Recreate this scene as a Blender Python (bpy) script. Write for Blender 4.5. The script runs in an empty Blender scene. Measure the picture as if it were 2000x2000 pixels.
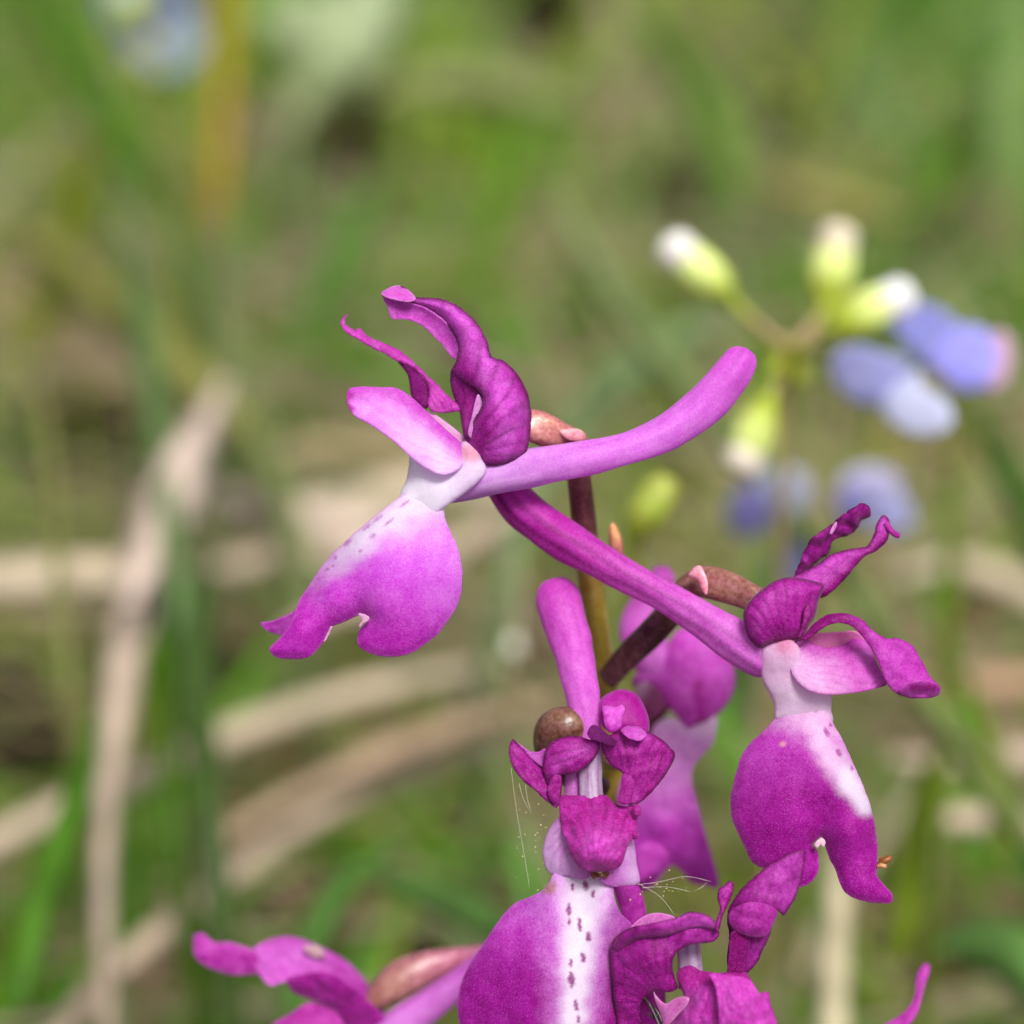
import bpy, bmesh, math, random
import numpy as np
from mathutils import Vector, Matrix, noise
from mathutils.geometry import delaunay_2d_cdt

# ------------------------------------------------------------------ camera, sky, sun, exposure
# one Blender unit is one centimetre
random.seed(7)
rng = np.random.default_rng(11)
scene = bpy.context.scene
col = scene.collection
scene.unit_settings.system = 'METRIC'
scene.unit_settings.scale_length = 0.01

PITCH = math.radians(28.0)
HFOV = math.radians(30.0)
FOCUS = 12.0
FOC_PT = np.array([0.0, 0.0, 20.0])
c_right = np.array([1.0, 0.0, 0.0])
c_fwd = np.array([0.0, math.cos(PITCH), -math.sin(PITCH)])
c_up = np.array([0.0, math.sin(PITCH), math.cos(PITCH)])
CAM = FOC_PT - c_fwd * FOCUS
cam_data = bpy.data.cameras.new('camera')
cam = bpy.data.objects.new('camera', cam_data)
col.objects.link(cam)
cam.location = CAM
cam.rotation_euler = (math.pi / 2 - PITCH, 0, 0)
cam_data.sensor_width = 36
cam_data.lens = 18 / math.tan(HFOV / 2)
cam_data.clip_start = 0.05
cam_data.clip_end = 20000
cam_data.dof.use_dof = True
cam_data.dof.focus_distance = FOCUS - 0.12
cam_data.dof.aperture_fstop = cam_data.lens * 1e-3 / 0.48
scene.camera = cam

SUN_EL, SUN_AZ = math.radians(60), math.radians(158)     # high, behind the camera and a little to one side
world = bpy.data.worlds.new('World')
scene.world = world
world.use_nodes = True
wn = world.node_tree
sky = wn.nodes.new('ShaderNodeTexSky')
sky.sky_type = 'NISHITA'
sky.sun_disc = False
sky.sun_elevation = SUN_EL
sky.sun_rotation = SUN_AZ
sky.dust_density = 4.0
sky.air_density = 1.0
bg = wn.nodes['Background']
hz = wn.nodes.new('ShaderNodeHueSaturation')       # thin cloud: the same sky, less blue
hz.inputs['Saturation'].default_value = 0.35
wn.links.new(sky.outputs[0], hz.inputs['Color'])
wn.links.new(hz.outputs[0], bg.inputs[0])
bg.inputs[1].default_value = 0.055

sun_data = bpy.data.lights.new('sun', 'SUN')
sun_data.energy = 1.5
sun_data.angle = math.radians(18)
sun_data.color = (1.0, 0.975, 0.94)
sun = bpy.data.objects.new('sun', sun_data)
col.objects.link(sun)
to_sun = Vector((math.sin(SUN_AZ) * math.cos(SUN_EL), math.cos(SUN_AZ) * math.cos(SUN_EL), math.sin(SUN_EL)))
sun.rotation_euler = to_sun.to_track_quat('Z', 'Y').to_euler()
sun.location = (0, 0, 300)

vs = scene.view_settings
vs.view_transform = 'Standard'
vs.look = 'None'
vs.gamma = 1.0
vs.use_curve_mapping = False
vs.exposure = 1.3
scene.render.engine = 'CYCLES'
scene.cycles.use_denoising = True
scene.cycles.max_bounces = 4
scene.cycles.diffuse_bounces = 2
scene.cycles.glossy_bounces = 2
scene.cycles.transmission_bounces = 3
scene.cycles.use_adaptive_sampling = True
scene.cycles.adaptive_threshold = 0.02
scene.cycles.debug_use_spatial_splits = True
scene.cycles.sample_clamp_indirect = 6.0

# ------------------------------------------------------------------ helpers
TANH = math.tan(HFOV / 2)

def P(x, y, d):
    """A point on the plant: x, y in photograph pixels (2000 across), d in mm towards the camera from the plane of focus."""
    x, y, d = np.asarray(x, float), np.asarray(y, float), np.asarray(d, float)
    dep = FOCUS - d * 0.1
    u = (x - 1000) / 1000 * TANH * dep
    v = -(y - 1000) / 1000 * TANH * dep
    return CAM + u[..., None] * c_right + v[..., None] * c_up + dep[..., None] * c_fwd

def PG(x, y, f):
    """A point f of the way (0..1) from the plane of focus to the ground along the ray through x, y."""
    v = -(y - 1000) / 1000 * TANH
    dirz = v * c_up[2] + c_fwd[2]
    tg = -CAM[2] / dirz
    dep = FOCUS + (tg - FOCUS) * f
    return P(x, y, (FOCUS - dep) * 10), dep

def px_size(dep):
    return 2 * dep * TANH / 2000

def lin(r, g, b):
    def f(c):
        c = c / 255
        return c / 12.92 if c <= 0.04045 else ((c + 0.055) / 1.055) ** 2.4
    return np.array([f(r), f(g), f(b)])

def sm(a, b, t):
    t = np.clip((t - a) / (b - a), 0, 1)
    return t * t * (3 - 2 * t)

def mix(c1, c2, t):
    t = np.asarray(t, float)[..., None]
    return np.asarray(c1) * (1 - t) + np.asarray(c2) * t

def catmull(pts, step, closed):
    pts = np.asarray(pts, float)
    n = len(pts)
    out = []
    rngi = range(n) if closed else range(n - 1)
    for i in rngi:
        if closed:
            p0, p1, p2, p3 = pts[(i - 1) % n], pts[i], pts[(i + 1) % n], pts[(i + 2) % n]
        else:
            p1, p2 = pts[i], pts[i + 1]
            p0 = pts[i - 1] if i > 0 else 2 * p1 - p2
            p3 = pts[i + 2] if i + 2 < n else 2 * p2 - p1
        L = np.linalg.norm((p2 - p1)[:2])
        k = max(1, int(round(L / step)))
        # centripetal-like damping of the tangents keeps corners tight
        l0, l2 = np.linalg.norm((p1 - p0)[:2]), np.linalg.norm((p3 - p2)[:2])
        m1 = (p2 - p0) / max(l0 + L, 1e-6) * L
        m2 = (p3 - p1) / max(l2 + L, 1e-6) * L
        for j in range(k):
            t = j / k
            out.append((2 * t**3 - 3 * t**2 + 1) * p1 + (t**3 - 2 * t**2 + t) * m1 + (-2 * t**3 + 3 * t**2) * p2 + (t**3 - t**2) * m2)
    if not closed:
        out.append(pts[-1])
    return np.array(out)

def seg_dist(x, y, poly):
    """distance of points to a polyline and the fraction along it of the nearest point"""
    poly = np.asarray(poly, float)
    best = np.full(x.shape, 1e9)
    along = np.zeros(x.shape)
    ln = np.linalg.norm(np.diff(poly, axis=0), axis=1)
    tot, acc = ln.sum(), 0.0
    for i in range(len(poly) - 1):
        a, b = poly[i], poly[i + 1]
        ab = b - a
        t = np.clip(((x - a[0]) * ab[0] + (y - a[1]) * ab[1]) / (ab @ ab + 1e-9), 0, 1)
        dd = np.hypot(x - a[0] - t * ab[0], y - a[1] - t * ab[1])
        k = dd < best
        best[k] = dd[k]
        along[k] = (acc + t[k] * ln[i]) / tot
        acc += ln[i]
    return best, along

def tps(ctrl):
    c = np.asarray(ctrl, float)
    if len(c) == 1:
        return lambda x, y: np.full(np.shape(x), c[0, 2])
    s = 200.0
    X = c[:, :2] / s
    n = len(c)
    def U(r2):
        return r2 * np.log(r2 + 1e-9)
    if n < 3:
        a, b = c[0], c[1]
        ab = b[:2] - a[:2]
        return lambda x, y: a[2] + (b[2] - a[2]) * np.clip(((x - a[0]) * ab[0] + (y - a[1]) * ab[1]) / (ab @ ab), -0.3, 1.3)
    K = U(((X[:, None] - X[None]) ** 2).sum(-1)) + np.eye(n) * 0.02
    Pm = np.hstack([np.ones((n, 1)), X])
    A = np.vstack([np.hstack([K, Pm]), np.hstack([Pm.T, np.zeros((3, 3))])])
    w = np.linalg.lstsq(A, np.concatenate([c[:, 2], np.zeros(3)]), rcond=None)[0]
    def f(x, y):
        q = np.stack([x, y], -1) / s
        r2 = ((q[:, None] - X[None]) ** 2).sum(-1)
        return U(r2) @ w[:n] + w[n] + q @ w[n + 1:]
    return f

def vnoise(x, y, sc, seed=0.0):
    return np.array([noise.noise((float(a) * sc, float(b) * sc, seed)) for a, b in zip(x, y)])

class Geo:
    """verts, faces and a pigment per vertex of one part"""
    def __init__(s):
        s.v, s.f, s.c = [], [], []
        s.n = 0
    def add(s, v, f, c):
        v = np.asarray(v, float)
        s.v.append(v)
        s.f += [tuple(int(i) + s.n for i in q) for q in f]
        c = np.asarray(c, float)
        if c.ndim == 1:
            c = np.tile(c, (len(v), 1))
        s.c.append(c)
        s.n += len(v)

    def sheet(s, outline, ctrl, paint, h=6.0, bulge=(0, 50), curl=(0, 12), wav=(0.10, 0.02), solid=None, edge=None, veins=None, seed=0.0, rag=0.0):
        """a petal-like surface: outline in pixels, depth from control points plus a domed profile; solid closes it with a rounded back"""
        h = min(h, 3.6) if h < 6.5 else h * 0.8
        b = catmull(outline, h, True)
        if rag:
            nrm = np.roll(b, -1, 0) - np.roll(b, 1, 0)
            nrm = np.stack([nrm[:, 1], -nrm[:, 0]], -1) / (np.linalg.norm(nrm, axis=1)[:, None] + 1e-6)
            b = b + nrm * ((vnoise(b[:, 0], b[:, 1], 0.05, 3.3 + seed) * 0.6 + vnoise(b[:, 0], b[:, 1], 0.17, 8.1 + seed) * 0.45) * rag)[:, None]
        x0, y0 = b.min(0) - h
        x1, y1 = b.max(0) + h
        gx, gy = np.meshgrid(np.arange(x0, x1, h), np.arange(y0, y1, h * 0.866))
        gx = gx + (np.arange(gx.shape[0]) % 2)[:, None] * h * 0.5
        g = np.stack([gx.ravel(), gy.ravel()], -1)
        # inside test
        inside = np.zeros(len(g), bool)
        j = len(b) - 1
        for i in range(len(b)):
            xi, yi, xj, yj = b[i, 0], b[i, 1], b[j, 0], b[j, 1]
            k = ((yi > g[:, 1]) != (yj > g[:, 1])) & (g[:, 0] < (xj - xi) * (g[:, 1] - yi) / (yj - yi + 1e-12) + xi)
            inside ^= k
            j = i
        g = g[inside]
        dist = np.sqrt(((g[:, None] - b[None]) ** 2).sum(-1)).min(1) if len(g) else np.zeros(0)
        g = g[dist > h * 0.55]
        allp = [Vector(p) for p in b] + [Vector(p) for p in g]
        nb = len(b)
        r = delaunay_2d_cdt(allp, [(i, (i + 1) % nb) for i in range(nb)], [list(range(nb))], 1, 1e-4)
        V = np.array([[q[0], q[1]] for q in r[0]])
        F = [list(q) for q in r[2]]
        x, y = V[:, 0], V[:, 1]
        dist = np.sqrt(((V[:, None] - b[None]) ** 2).sum(-1)).min(1)
        base = tps(ctrl)(x, y)
        H, R = bulge
        if solid is None: H *= 0.42
        t = np.clip(dist / R, 0, 1)
        prof = np.sqrt(np.clip(1 - (1 - t) ** 2, 0, 1)) if solid is not None else t * (2 - t)
        w = wav[0] * (vnoise(x, y, wav[1], seed) + 0.22 * vnoise(x, y, wav[1] * 2.7, seed + 9))
        d = base + H * prof - curl[0] * np.exp(-(dist / curl[1]) ** 2) + w
        c = paint(x, y, dist)
        if c.ndim == 1:
            c = np.tile(c, (len(x), 1))
        c = np.clip(c, 1e-4, 1) ** (1 + 0.16 * vnoise(x, y, 0.028, seed + 31) + 0.14 * vnoise(x, y, 0.11, seed + 33))[:, None]
        if veins is not None:
            bx, by, nv, stg = veins
            th = np.arctan2(y - by, x - bx) + 0.10 * vnoise(x, y, 0.02, seed + 4)
            rr = np.hypot(x - bx, y - by)
            line = np.clip(np.cos(th * nv) * 0.5 + 0.5, 0, 1) ** 4 * (0.75 + 0.5 * vnoise(x, y, 0.03, seed + 21))
            fade = sm(8, 45, rr) * sm(0, 14, dist)
            c = c * (1 - stg * (line * fade)[:, None] * np.array([0.55, 0.9, 0.6]))
            d = d - 0.05 * line * fade
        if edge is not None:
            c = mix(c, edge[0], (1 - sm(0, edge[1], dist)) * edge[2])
        # faces towards the camera: counter-clockwise with y up
        def ccw(q):
            a, bb, cc = V[q[0]], V[q[1]], V[q[2]]
            return ((bb[0] - a[0]) * (cc[1] - a[1]) - (bb[1] - a[1]) * (cc[0] - a[0])) < 0
        F = [q if ccw(q) else q[::-1] for q in F]
        pts = P(x, y, d)
        if solid is None:
            th = 0.16
            s_back = d - th
        else:
            s_back = base - solid * prof + w - 0.05
        s_back = np.minimum(s_back, d - 0.10)
        n = len(x)
        back = P(x, y, s_back)
        faces = F + [[i + n for i in q[::-1]] for q in F]
        # rim between front and back along open edges
        cnt = {}
        for q in F:
            for a, bb in zip(q, q[1:] + q[:1]):
                cnt[(a, bb)] = 1
        for (a, bb) in list(cnt):
            if (bb, a) not in cnt:
                faces.append([bb, a, a + n, bb + n])
        s.add(np.vstack([pts, back]), faces, np.vstack([c, c * 0.96]))
        return s

    def tube(s, path, paint, seg=20, step=10, flat=1.0, twist=0.0, cap=True, ridges=(0, 0), round_ends=(False, True), wob=0.02, streak=0.30):
        """path rows: x, y, d, radius in pixels"""
        q = catmull(np.asarray(path, float), step, False)
        ctr = P(q[:, 0], q[:, 1], q[:, 2])
        dep = FOCUS - q[:, 2] * 0.1
        rad = q[:, 3] * px_size(dep)
        m = len(q)
        tan = np.gradient(ctr, axis=0)
        tan /= np.linalg.norm(tan, axis=1)[:, None]
        side = np.cross(tan[0], c_fwd)
        side /= np.linalg.norm(side)
        rings, cols = [], []
        L = np.concatenate([[0], np.cumsum(np.linalg.norm(np.diff(ctr, axis=0), axis=1))])
        for i in range(m):
            side = side - tan[i] * (side @ tan[i])
            side /= np.linalg.norm(side)
            up = np.cross(side, tan[i])
            fr = L[i] / L[-1]
            a = np.arange(seg) * 2 * np.pi / seg
            tw = a + twist * fr
            rr = rad[i]
            if round_ends[1]:
                e = (L[-1] - L[i]) / (rad[-1] * 1.0 + 1e-6)
                rr *= math.sqrt(max(0.0, 1 - (1 - min(e, 1)) ** 2)) if e < 1 else 1
            if round_ends[0]:
                e = L[i] / (rad[0] + 1e-6)
                rr *= math.sqrt(max(0.0, 1 - (1 - min(e, 1)) ** 2)) if e < 1 else 1
            rr = max(rr, 1e-4)
            k = 1 + ridges[1] * np.cos(ridges[0] * tw)
            k = k * (1 + wob * np.array([noise.noise((math.cos(b) * 1.5, math.sin(b) * 1.5, fr * 9 + path[0][0] * 0.01)) for b in a]))
            ring = ctr[i] + (np.cos(a) * rr * k)[:, None] * side + (np.sin(a) * rr * k * flat)[:, None] * up
            rings.append(ring)
            st = np.array([noise.noise((math.cos(b) * 5, math.sin(b) * 5, fr * 3 + path[0][1] * 0.1)) for b in a]) + 0.6 * np.array([noise.noise((math.cos(b) * 2, math.sin(b) * 2, fr * 14)) for b in a])
            cols.append(paint(np.full(seg, fr), a) * (1 + streak * st)[:, None] ** np.array([0.7, 1.4, 0.7]))
        v = np.vstack(rings)
        f = []
        for i in range(m - 1):
            for j in range(seg):
                k = (j + 1) % seg
                f.append((i * seg + j, i * seg + k, (i + 1) * seg + k, (i + 1) * seg + j))
        f.append(tuple(range(seg))[::-1])
        f.append(tuple((m - 1) * seg + j for j in range(seg)))
        s.add(v, f, np.vstack(cols))
        return s

    def ribbon(s, pts, width, paint, crease=0.25, tw=0.0, normal_to=None, up=None):
        """a grass blade or leaf: world points, full width per point, folded along the midrib"""
        pts = np.asarray(pts, float)
        m = len(pts)
        tan = np.gradient(pts, axis=0)
        tan /= np.linalg.norm(tan, axis=1)[:, None] + 1e-9
        v, c, f = [], [], []
        for i in range(m):
            nv = (CAM - pts[i]) if normal_to is None else np.asarray(normal_to)
            sd = np.cross(tan[i], nv)
            sd /= np.linalg.norm(sd) + 1e-9
            nn = np.cross(sd, tan[i])
            fr = i / (m - 1)
            a = tw * (fr - 0.4)
            sd, nn = sd * math.cos(a) + nn * math.sin(a), nn * math.cos(a) - sd * math.sin(a)
            w = width[i] * 0.5
            v += [pts[i] - sd * w + nn * w * crease, pts[i], pts[i] + sd * w + nn * w * crease]
            v += [pts[i] - nn * w * 0.10]
            pc = paint(fr)
            c += [pc, pc * 0.92, pc, pc * 0.92]
        for i in range(m - 1):
            o = i * 4
            for a, b in ((0, 1), (1, 2), (2, 3), (3, 0)):
                f.append((o + a, o + b, o + 4 + b, o + 4 + a))
        s.add(np.array(v), f, np.array(c))
        return s

    def build(s, name, material, parent=None, origin=None, smooth=True):
        v = np.vstack(s.v)
        o = np.zeros(3) if origin is None else np.asarray(origin, float)
        me = bpy.data.meshes.new(name)
        me.from_pydata((v - o).tolist(), [], s.f)
        att = me.color_attributes.new('pigment', 'FLOAT_COLOR', 'POINT')
        c = np.hstack([np.clip(np.vstack(s.c), 0, 1), np.ones((len(v), 1))]).astype(np.float32)
        att.data.foreach_set('color', c.ravel())
        if smooth:
            me.polygons.foreach_set('use_smooth', [True] * len(me.polygons))
        me.materials.append(material)
        me.update()
        ob = bpy.data.objects.new(name, me)
        col.objects.link(ob)
        if parent is not None:
            ob.parent = parent
        else:
            ob.location = o
        return ob

def empty(name, loc, parent=None, parent_loc=None):
    e = bpy.data.objects.new(name, None)
    e.empty_display_size = 0.3
    col.objects.link(e)
    if parent is not None:
        e.parent = parent
        e.location = np.asarray(loc) - np.asarray(parent_loc)
    else:
        e.location = loc
    return e

def tag(o, label=None, cat=None, group=None, kind=None):
    if label: o['label'] = label
    if cat: o['category'] = cat
    if group: o['group'] = group
    if kind: o['kind'] = kind
    return o

# ------------------------------------------------------------------ materials
def plant_mat(name, rough=0.5, sss=0.25, transl=0.25, sheen=0.0, cell=70.0, bump=0.3, speck=0.0, mott=0.25, spec=0.3, stretch=(1, 1, 1), tint_noise=12.0, bump_dist=0.01, net=0.0):
    m = bpy.data.materials.new(name)
    m.use_nodes = True
    nt = m.node_tree
    N, Lk = nt.nodes, nt.links
    bs = N['Principled BSDF']
    out = N['Material Output']
    at = N.new('ShaderNodeAttribute'); at.attribute_name = 'pigment'
    tc = N.new('ShaderNodeTexCoord')
    mp = N.new('ShaderNodeMapping'); mp.inputs['Scale'].default_value = stretch
    Lk.new(tc.outputs['Object'], mp.inputs[0])
    n1 = N.new('ShaderNodeTexNoise'); n1.inputs['Scale'].default_value = cell; n1.inputs['Detail'].default_value = 3; n1.inputs['Roughness'].default_value = 0.6
    n2 = N.new('ShaderNodeTexNoise'); n2.inputs['Scale'].default_value = tint_noise; n2.inputs['Detail'].default_value = 5
    Lk.new(mp.outputs[0], n1.inputs['Vector']); Lk.new(mp.outputs[0], n2.inputs['Vector'])
    # mottled pigment
    r1 = N.new('ShaderNodeMapRange'); r1.inputs[1].default_value = 0.3; r1.inputs[2].default_value = 0.7
    r1.inputs[3].default_value = 1 - mott; r1.inputs[4].default_value = 1 + mott
    Lk.new(n1.outputs[0], r1.inputs[0])
    r2 = N.new('ShaderNodeMapRange'); r2.inputs[1].default_value = 0.3; r2.inputs[2].default_value = 0.7
    r2.inputs[3].default_value = 1 - mott * 0.6; r2.inputs[4].default_value = 1 + mott * 0.6
    Lk.new(n2.outputs[0], r2.inputs[0])
    mul = N.new('ShaderNodeMath'); mul.operation = 'MULTIPLY'
    Lk.new(r1.outputs[0], mul.inputs[0]); Lk.new(r2.outputs[0], mul.inputs[1])
    g = N.new('ShaderNodeGamma')
    Lk.new(at.outputs['Color'], g.inputs[0])
    inv = N.new('ShaderNodeMath'); inv.operation = 'DIVIDE'; inv.inputs[0].default_value = 1.0
    Lk.new(mul.outputs[0], inv.inputs[1])
    Lk.new(inv.outputs[0], g.inputs[1])
    colsock = g.outputs[0]
    vo = N.new('ShaderNodeTexVoronoi'); vo.inputs['Scale'].default_value = cell * 0.9
    Lk.new(mp.outputs[0], vo.inputs['Vector'])
    if speck > 0:
        # papillae glints painted into the colour as paler pink dots, cell by cell
        vs2 = N.new('ShaderNodeTexVoronoi'); vs2.inputs['Scale'].default_value = cell * 1.5
        Lk.new(mp.outputs[0], vs2.inputs['Vector'])
        wn_ = N.new('ShaderNodeTexWhiteNoise'); Lk.new(vs2.outputs['Position'], wn_.inputs['Vector'])
        gt = N.new('ShaderNodeMath'); gt.operation = 'GREATER_THAN'; gt.inputs[1].default_value = 0.62
        Lk.new(wn_.outputs[0], gt.inputs[0])
        ds = N.new('ShaderNodeMapRange'); ds.inputs[1].default_value = 0.12; ds.inputs[2].default_value = 0.34; ds.inputs[3].default_value = 1.0; ds.inputs[4].default_value = 0.0
        Lk.new(vs2.outputs['Distance'], ds.inputs[0])
        m2 = N.new('ShaderNodeMath'); m2.operation = 'MULTIPLY'; Lk.new(gt.outputs[0], m2.inputs[0]); Lk.new(ds.outputs[0], m2.inputs[1])
        m3 = N.new('ShaderNodeMath'); m3.operation = 'MULTIPLY'; m3.inputs[1].default_value = speck; Lk.new(m2.outputs[0], m3.inputs[0])
        mx = N.new('ShaderNodeMix'); mx.data_type = 'RGBA'; mx.blend_type = 'MIX'
        mx.inputs['B'].default_value = (0.95, 0.55, 0.88, 1)
        Lk.new(m3.outputs[0], mx.inputs['Factor']); Lk.new(colsock, mx.inputs['A'])
        colsock = mx.outputs['Result']
    if net > 0:
        wv = N.new('ShaderNodeTexNoise'); wv.inputs['Scale'].default_value = 5; wv.inputs['Detail'].default_value = 2
        Lk.new(mp.outputs[0], wv.inputs['Vector'])
        ad = N.new('ShaderNodeMix'); ad.data_type = 'VECTOR'; ad.inputs[0].default_value = 0.12
        Lk.new(mp.outputs[0], ad.inputs[4]); Lk.new(wv.outputs['Color'], ad.inputs[5])
        ve = N.new('ShaderNodeTexVoronoi'); ve.feature = 'DISTANCE_TO_EDGE'; ve.inputs['Scale'].default_value = 11
        Lk.new(ad.outputs[1], ve.inputs['Vector'])
        rv = N.new('ShaderNodeMapRange'); rv.inputs[1].default_value = 0.0; rv.inputs[2].default_value = 0.10; rv.inputs[3].default_value = net; rv.inputs[4].default_value = 0.0
        Lk.new(ve.outputs['Distance'], rv.inputs[0])
        mn = N.new('ShaderNodeMix'); mn.data_type = 'RGBA'; mn.blend_type = 'MULTIPLY'
        mn.inputs['B'].default_value = (0.5, 0.2, 0.45, 1)
        Lk.new(rv.outputs[0], mn.inputs['Factor']); Lk.new(colsock, mn.inputs['A'])
        colsock = mn.outputs['Result']
    Lk.new(colsock, bs.inputs['Base Color'])
    bs.inputs['Roughness'].default_value = rough
    bs.inputs['Specular IOR Level'].default_value = spec
    bs.inputs['Subsurface Weight'].default_value = sss
    bs.inputs['Subsurface Radius'].default_value = (1.0, 0.45, 0.8)
    bs.inputs['Subsurface Scale'].default_value = 0.06
    if sheen:
        bs.inputs['Sheen Weight'].default_value = sheen
        bs.inputs['Sheen Roughness'].default_value = 0.4
        bs.inputs['Sheen Tint'].default_value = (1.0, 0.7, 0.95, 1)
    hgt = N.new('ShaderNodeMath'); hgt.operation = 'MULTIPLY_ADD'; hgt.inputs[1].default_value = -0.6
    Lk.new(vo.outputs['Distance'], hgt.inputs[0]); Lk.new(n1.outputs[0], hgt.inputs[2])
    bp = N.new('ShaderNodeBump'); bp.inputs['Strength'].default_value = bump; bp.inputs['Distance'].default_value = bump_dist
    Lk.new(hgt.outputs[0], bp.inputs['Height'])
    Lk.new(bp.outputs[0], bs.inputs['Normal'])
    if transl > 0:
        tr = N.new('ShaderNodeBsdfTranslucent'); Lk.new(colsock, tr.inputs[0]); Lk.new(bp.outputs[0], tr.inputs['Normal'])
        ms = N.new('ShaderNodeMixShader'); ms.inputs[0].default_value = transl
        Lk.new(bs.outputs[0], ms.inputs[1]); Lk.new(tr.outputs[0], ms.inputs[2])
        Lk.new(ms.outputs[0], out.inputs[0])
    return m

def grass_mat(name, transl):
    m = bpy.data.materials.new(name)
    m.use_nodes = True
    N, Lk = m.node_tree.nodes, m.node_tree.links
    at = N.new('ShaderNodeAttribute'); at.attribute_name = 'pigment'
    tc = N.new('ShaderNodeTexCoord')
    n = N.new('ShaderNodeTexNoise'); n.inputs['Scale'].default_value = 2.0; n.inputs['Detail'].default_value = 0
    Lk.new(tc.outputs['Object'], n.inputs['Vector'])
    r = N.new('ShaderNodeMapRange'); r.inputs[1].default_value = 0.25; r.inputs[2].default_value = 0.75
    r.inputs[3].default_value = 0.8; r.inputs[4].default_value = 1.2
    Lk.new(n.outputs[0], r.inputs[0])
    mx = N.new('ShaderNodeVectorMath'); mx.operation = 'SCALE'
    Lk.new(at.outputs['Color'], mx.inputs[0]); Lk.new(r.outputs[0], mx.inputs['Scale'])
    df = N.new('ShaderNodeBsdfDiffuse'); Lk.new(mx.outputs[0], df.inputs[0])
    gl = N.new('ShaderNodeBsdfGlossy'); gl.inputs['Roughness'].default_value = 0.4
    m0 = N.new('ShaderNodeMixShader'); m0.inputs[0].default_value = 0.04
    Lk.new(df.outputs[0], m0.inputs[1]); Lk.new(gl.outputs[0], m0.inputs[2])
    tr = N.new('ShaderNodeBsdfTranslucent'); Lk.new(mx.outputs[0], tr.inputs[0])
    ms = N.new('ShaderNodeMixShader'); ms.inputs[0].default_value = transl
    Lk.new(m0.outputs[0], ms.inputs[1]); Lk.new(tr.outputs[0], ms.inputs[2])
    N.remove(N['Principled BSDF'])
    Lk.new(ms.outputs[0], N['Material Output'].inputs[0])
    return m

M_PETAL = plant_mat('velvet_petal', rough=0.55, sss=0.0, transl=0.48, sheen=0.35, cell=80, bump=0.22, speck=0.34, mott=0.24, spec=0.25, net=0.26)
M_LIP = plant_mat('velvet_lip', rough=0.55, sss=0.0, transl=0.45, sheen=0.35, cell=80, bump=0.22, speck=0.42, mott=0.24, spec=0.25)
M_SMOOTH = plant_mat('smooth_petal', rough=0.5, sss=0.1, transl=0.45, sheen=0.3, cell=70, bump=0.15, speck=0.18, mott=0.20, spec=0.22)
M_OVARY = plant_mat('waxy_ovary', rough=0.32, sss=0.15, transl=0.0, cell=40, bump=0.2, mott=0.25, spec=0.5)
M_STEM = plant_mat('waxy_stem', rough=0.42, sss=0.2, transl=0.0, cell=40, bump=0.15, mott=0.2, spec=0.4)
M_GRASS = grass_mat('grass_blade', 0.5)
M_DRY = grass_mat('dry_grass', 0.2)
M_BLUE = plant_mat('thin_blue_petal', rough=0.55, sss=0.1, transl=0.3, cell=30, bump=0.1, mott=0.12, spec=0.2)

DEEP = lin(150, 4, 120); MID = lin(196, 40, 178); LITE = lin(222, 96, 212); PALE = lin(234, 165, 230)
WHITE = lin(236, 220, 232); EDGE = lin(104, 0, 74); ROSE = lin(244, 150, 205); LILAC = lin(214, 196, 216)
# ------------------------------------------------------------------ the orchid
stem_top = P(1122, 862, -3.2)
stem_path = []           # straight down in the world, drifting sideways as in the photograph
def stem_pt(t):          # t = centimetres below the top
    return stem_top + np.array([0.115 * t + 0.0025 * t * t, 0.02 * math.sin(t * 0.5), -t])
ROOT = stem_pt(stem_top[2]); ROOT = np.array([ROOT[0] - 0.0, ROOT[1], 0.0])
orchid = empty('orchid', ROOT)
tag(orchid, 'tall wild orchid with magenta spurred flowers on a purple-brown stem', 'orchid')

def const(c):
    return lambda x, y, d: np.tile(np.asarray(c), (len(x), 1))

def grad(a, b, c1, c2, lo=0.0, hi=1.0):
    """pigment changing from c1 at pixel a to c2 at pixel b"""
    a, b = np.array(a, float), np.array(b, float)
    ab = b - a
    return lambda x, y, d: mix(c1, c2, sm(lo, hi, ((x - a[0]) * ab[0] + (y - a[1]) * ab[1]) / (ab @ ab)))

class Flower:
    def __init__(s, label, x, y, d):
        s.o = P(x, y, d)
        s.e = empty('flower', s.o, orchid, ROOT)
        s.e['label'] = label
    def part(s, name, geo, mat, label=None):
        if mat is not M_OVARY:
            geo.c = [np.clip(k, 0, 1) ** 0.90 * np.array([1.0, 1.0, 1.08]) for k in geo.c]
        o = geo.build(name, mat, s.e, s.o)
        if label: o['label'] = label
        return o

# stem
g = Geo()
ts = np.concatenate([np.linspace(-0.02, 6, 40), np.linspace(6.3, stem_top[2] + 0.3, 30)])
ctr = np.array([stem_pt(t) for t in ts])
v, f, c = [], [], []
SG = 18
for i, t in enumerate(ts):
    r = 0.078 + 0.006 * t if t < 6 else 0.115 + 0.012 * (t - 6)
    r *= min(1.0, 0.45 + max(t, 0) * 3)
    a = np.arange(SG) * 2 * np.pi / SG
    k = 1 + 0.05 * np.cos(5 * a + t * 0.5)
    v.append(ctr[i] + np.stack([np.cos(a) * r * k, np.sin(a) * r * k, 0 * a], -1))
    p = mix(lin(112, 62, 68), lin(168, 144, 56), np.full(SG, sm(0.55, 1.35, t)))
    p = mix(p, lin(120, 132, 60), np.full(SG, sm(5, 14, t)))
    c.append(p * (1 + 0.10 * np.cos(5 * a + t * 0.5))[:, None])
for i in range(len(ts) - 1):
    for j in range(SG):
        f.append((i * SG + j, (i + 1) * SG + j, (i + 1) * SG + (j + 1) % SG, i * SG + (j + 1) % SG))
f.append(tuple(range(SG)))
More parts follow.
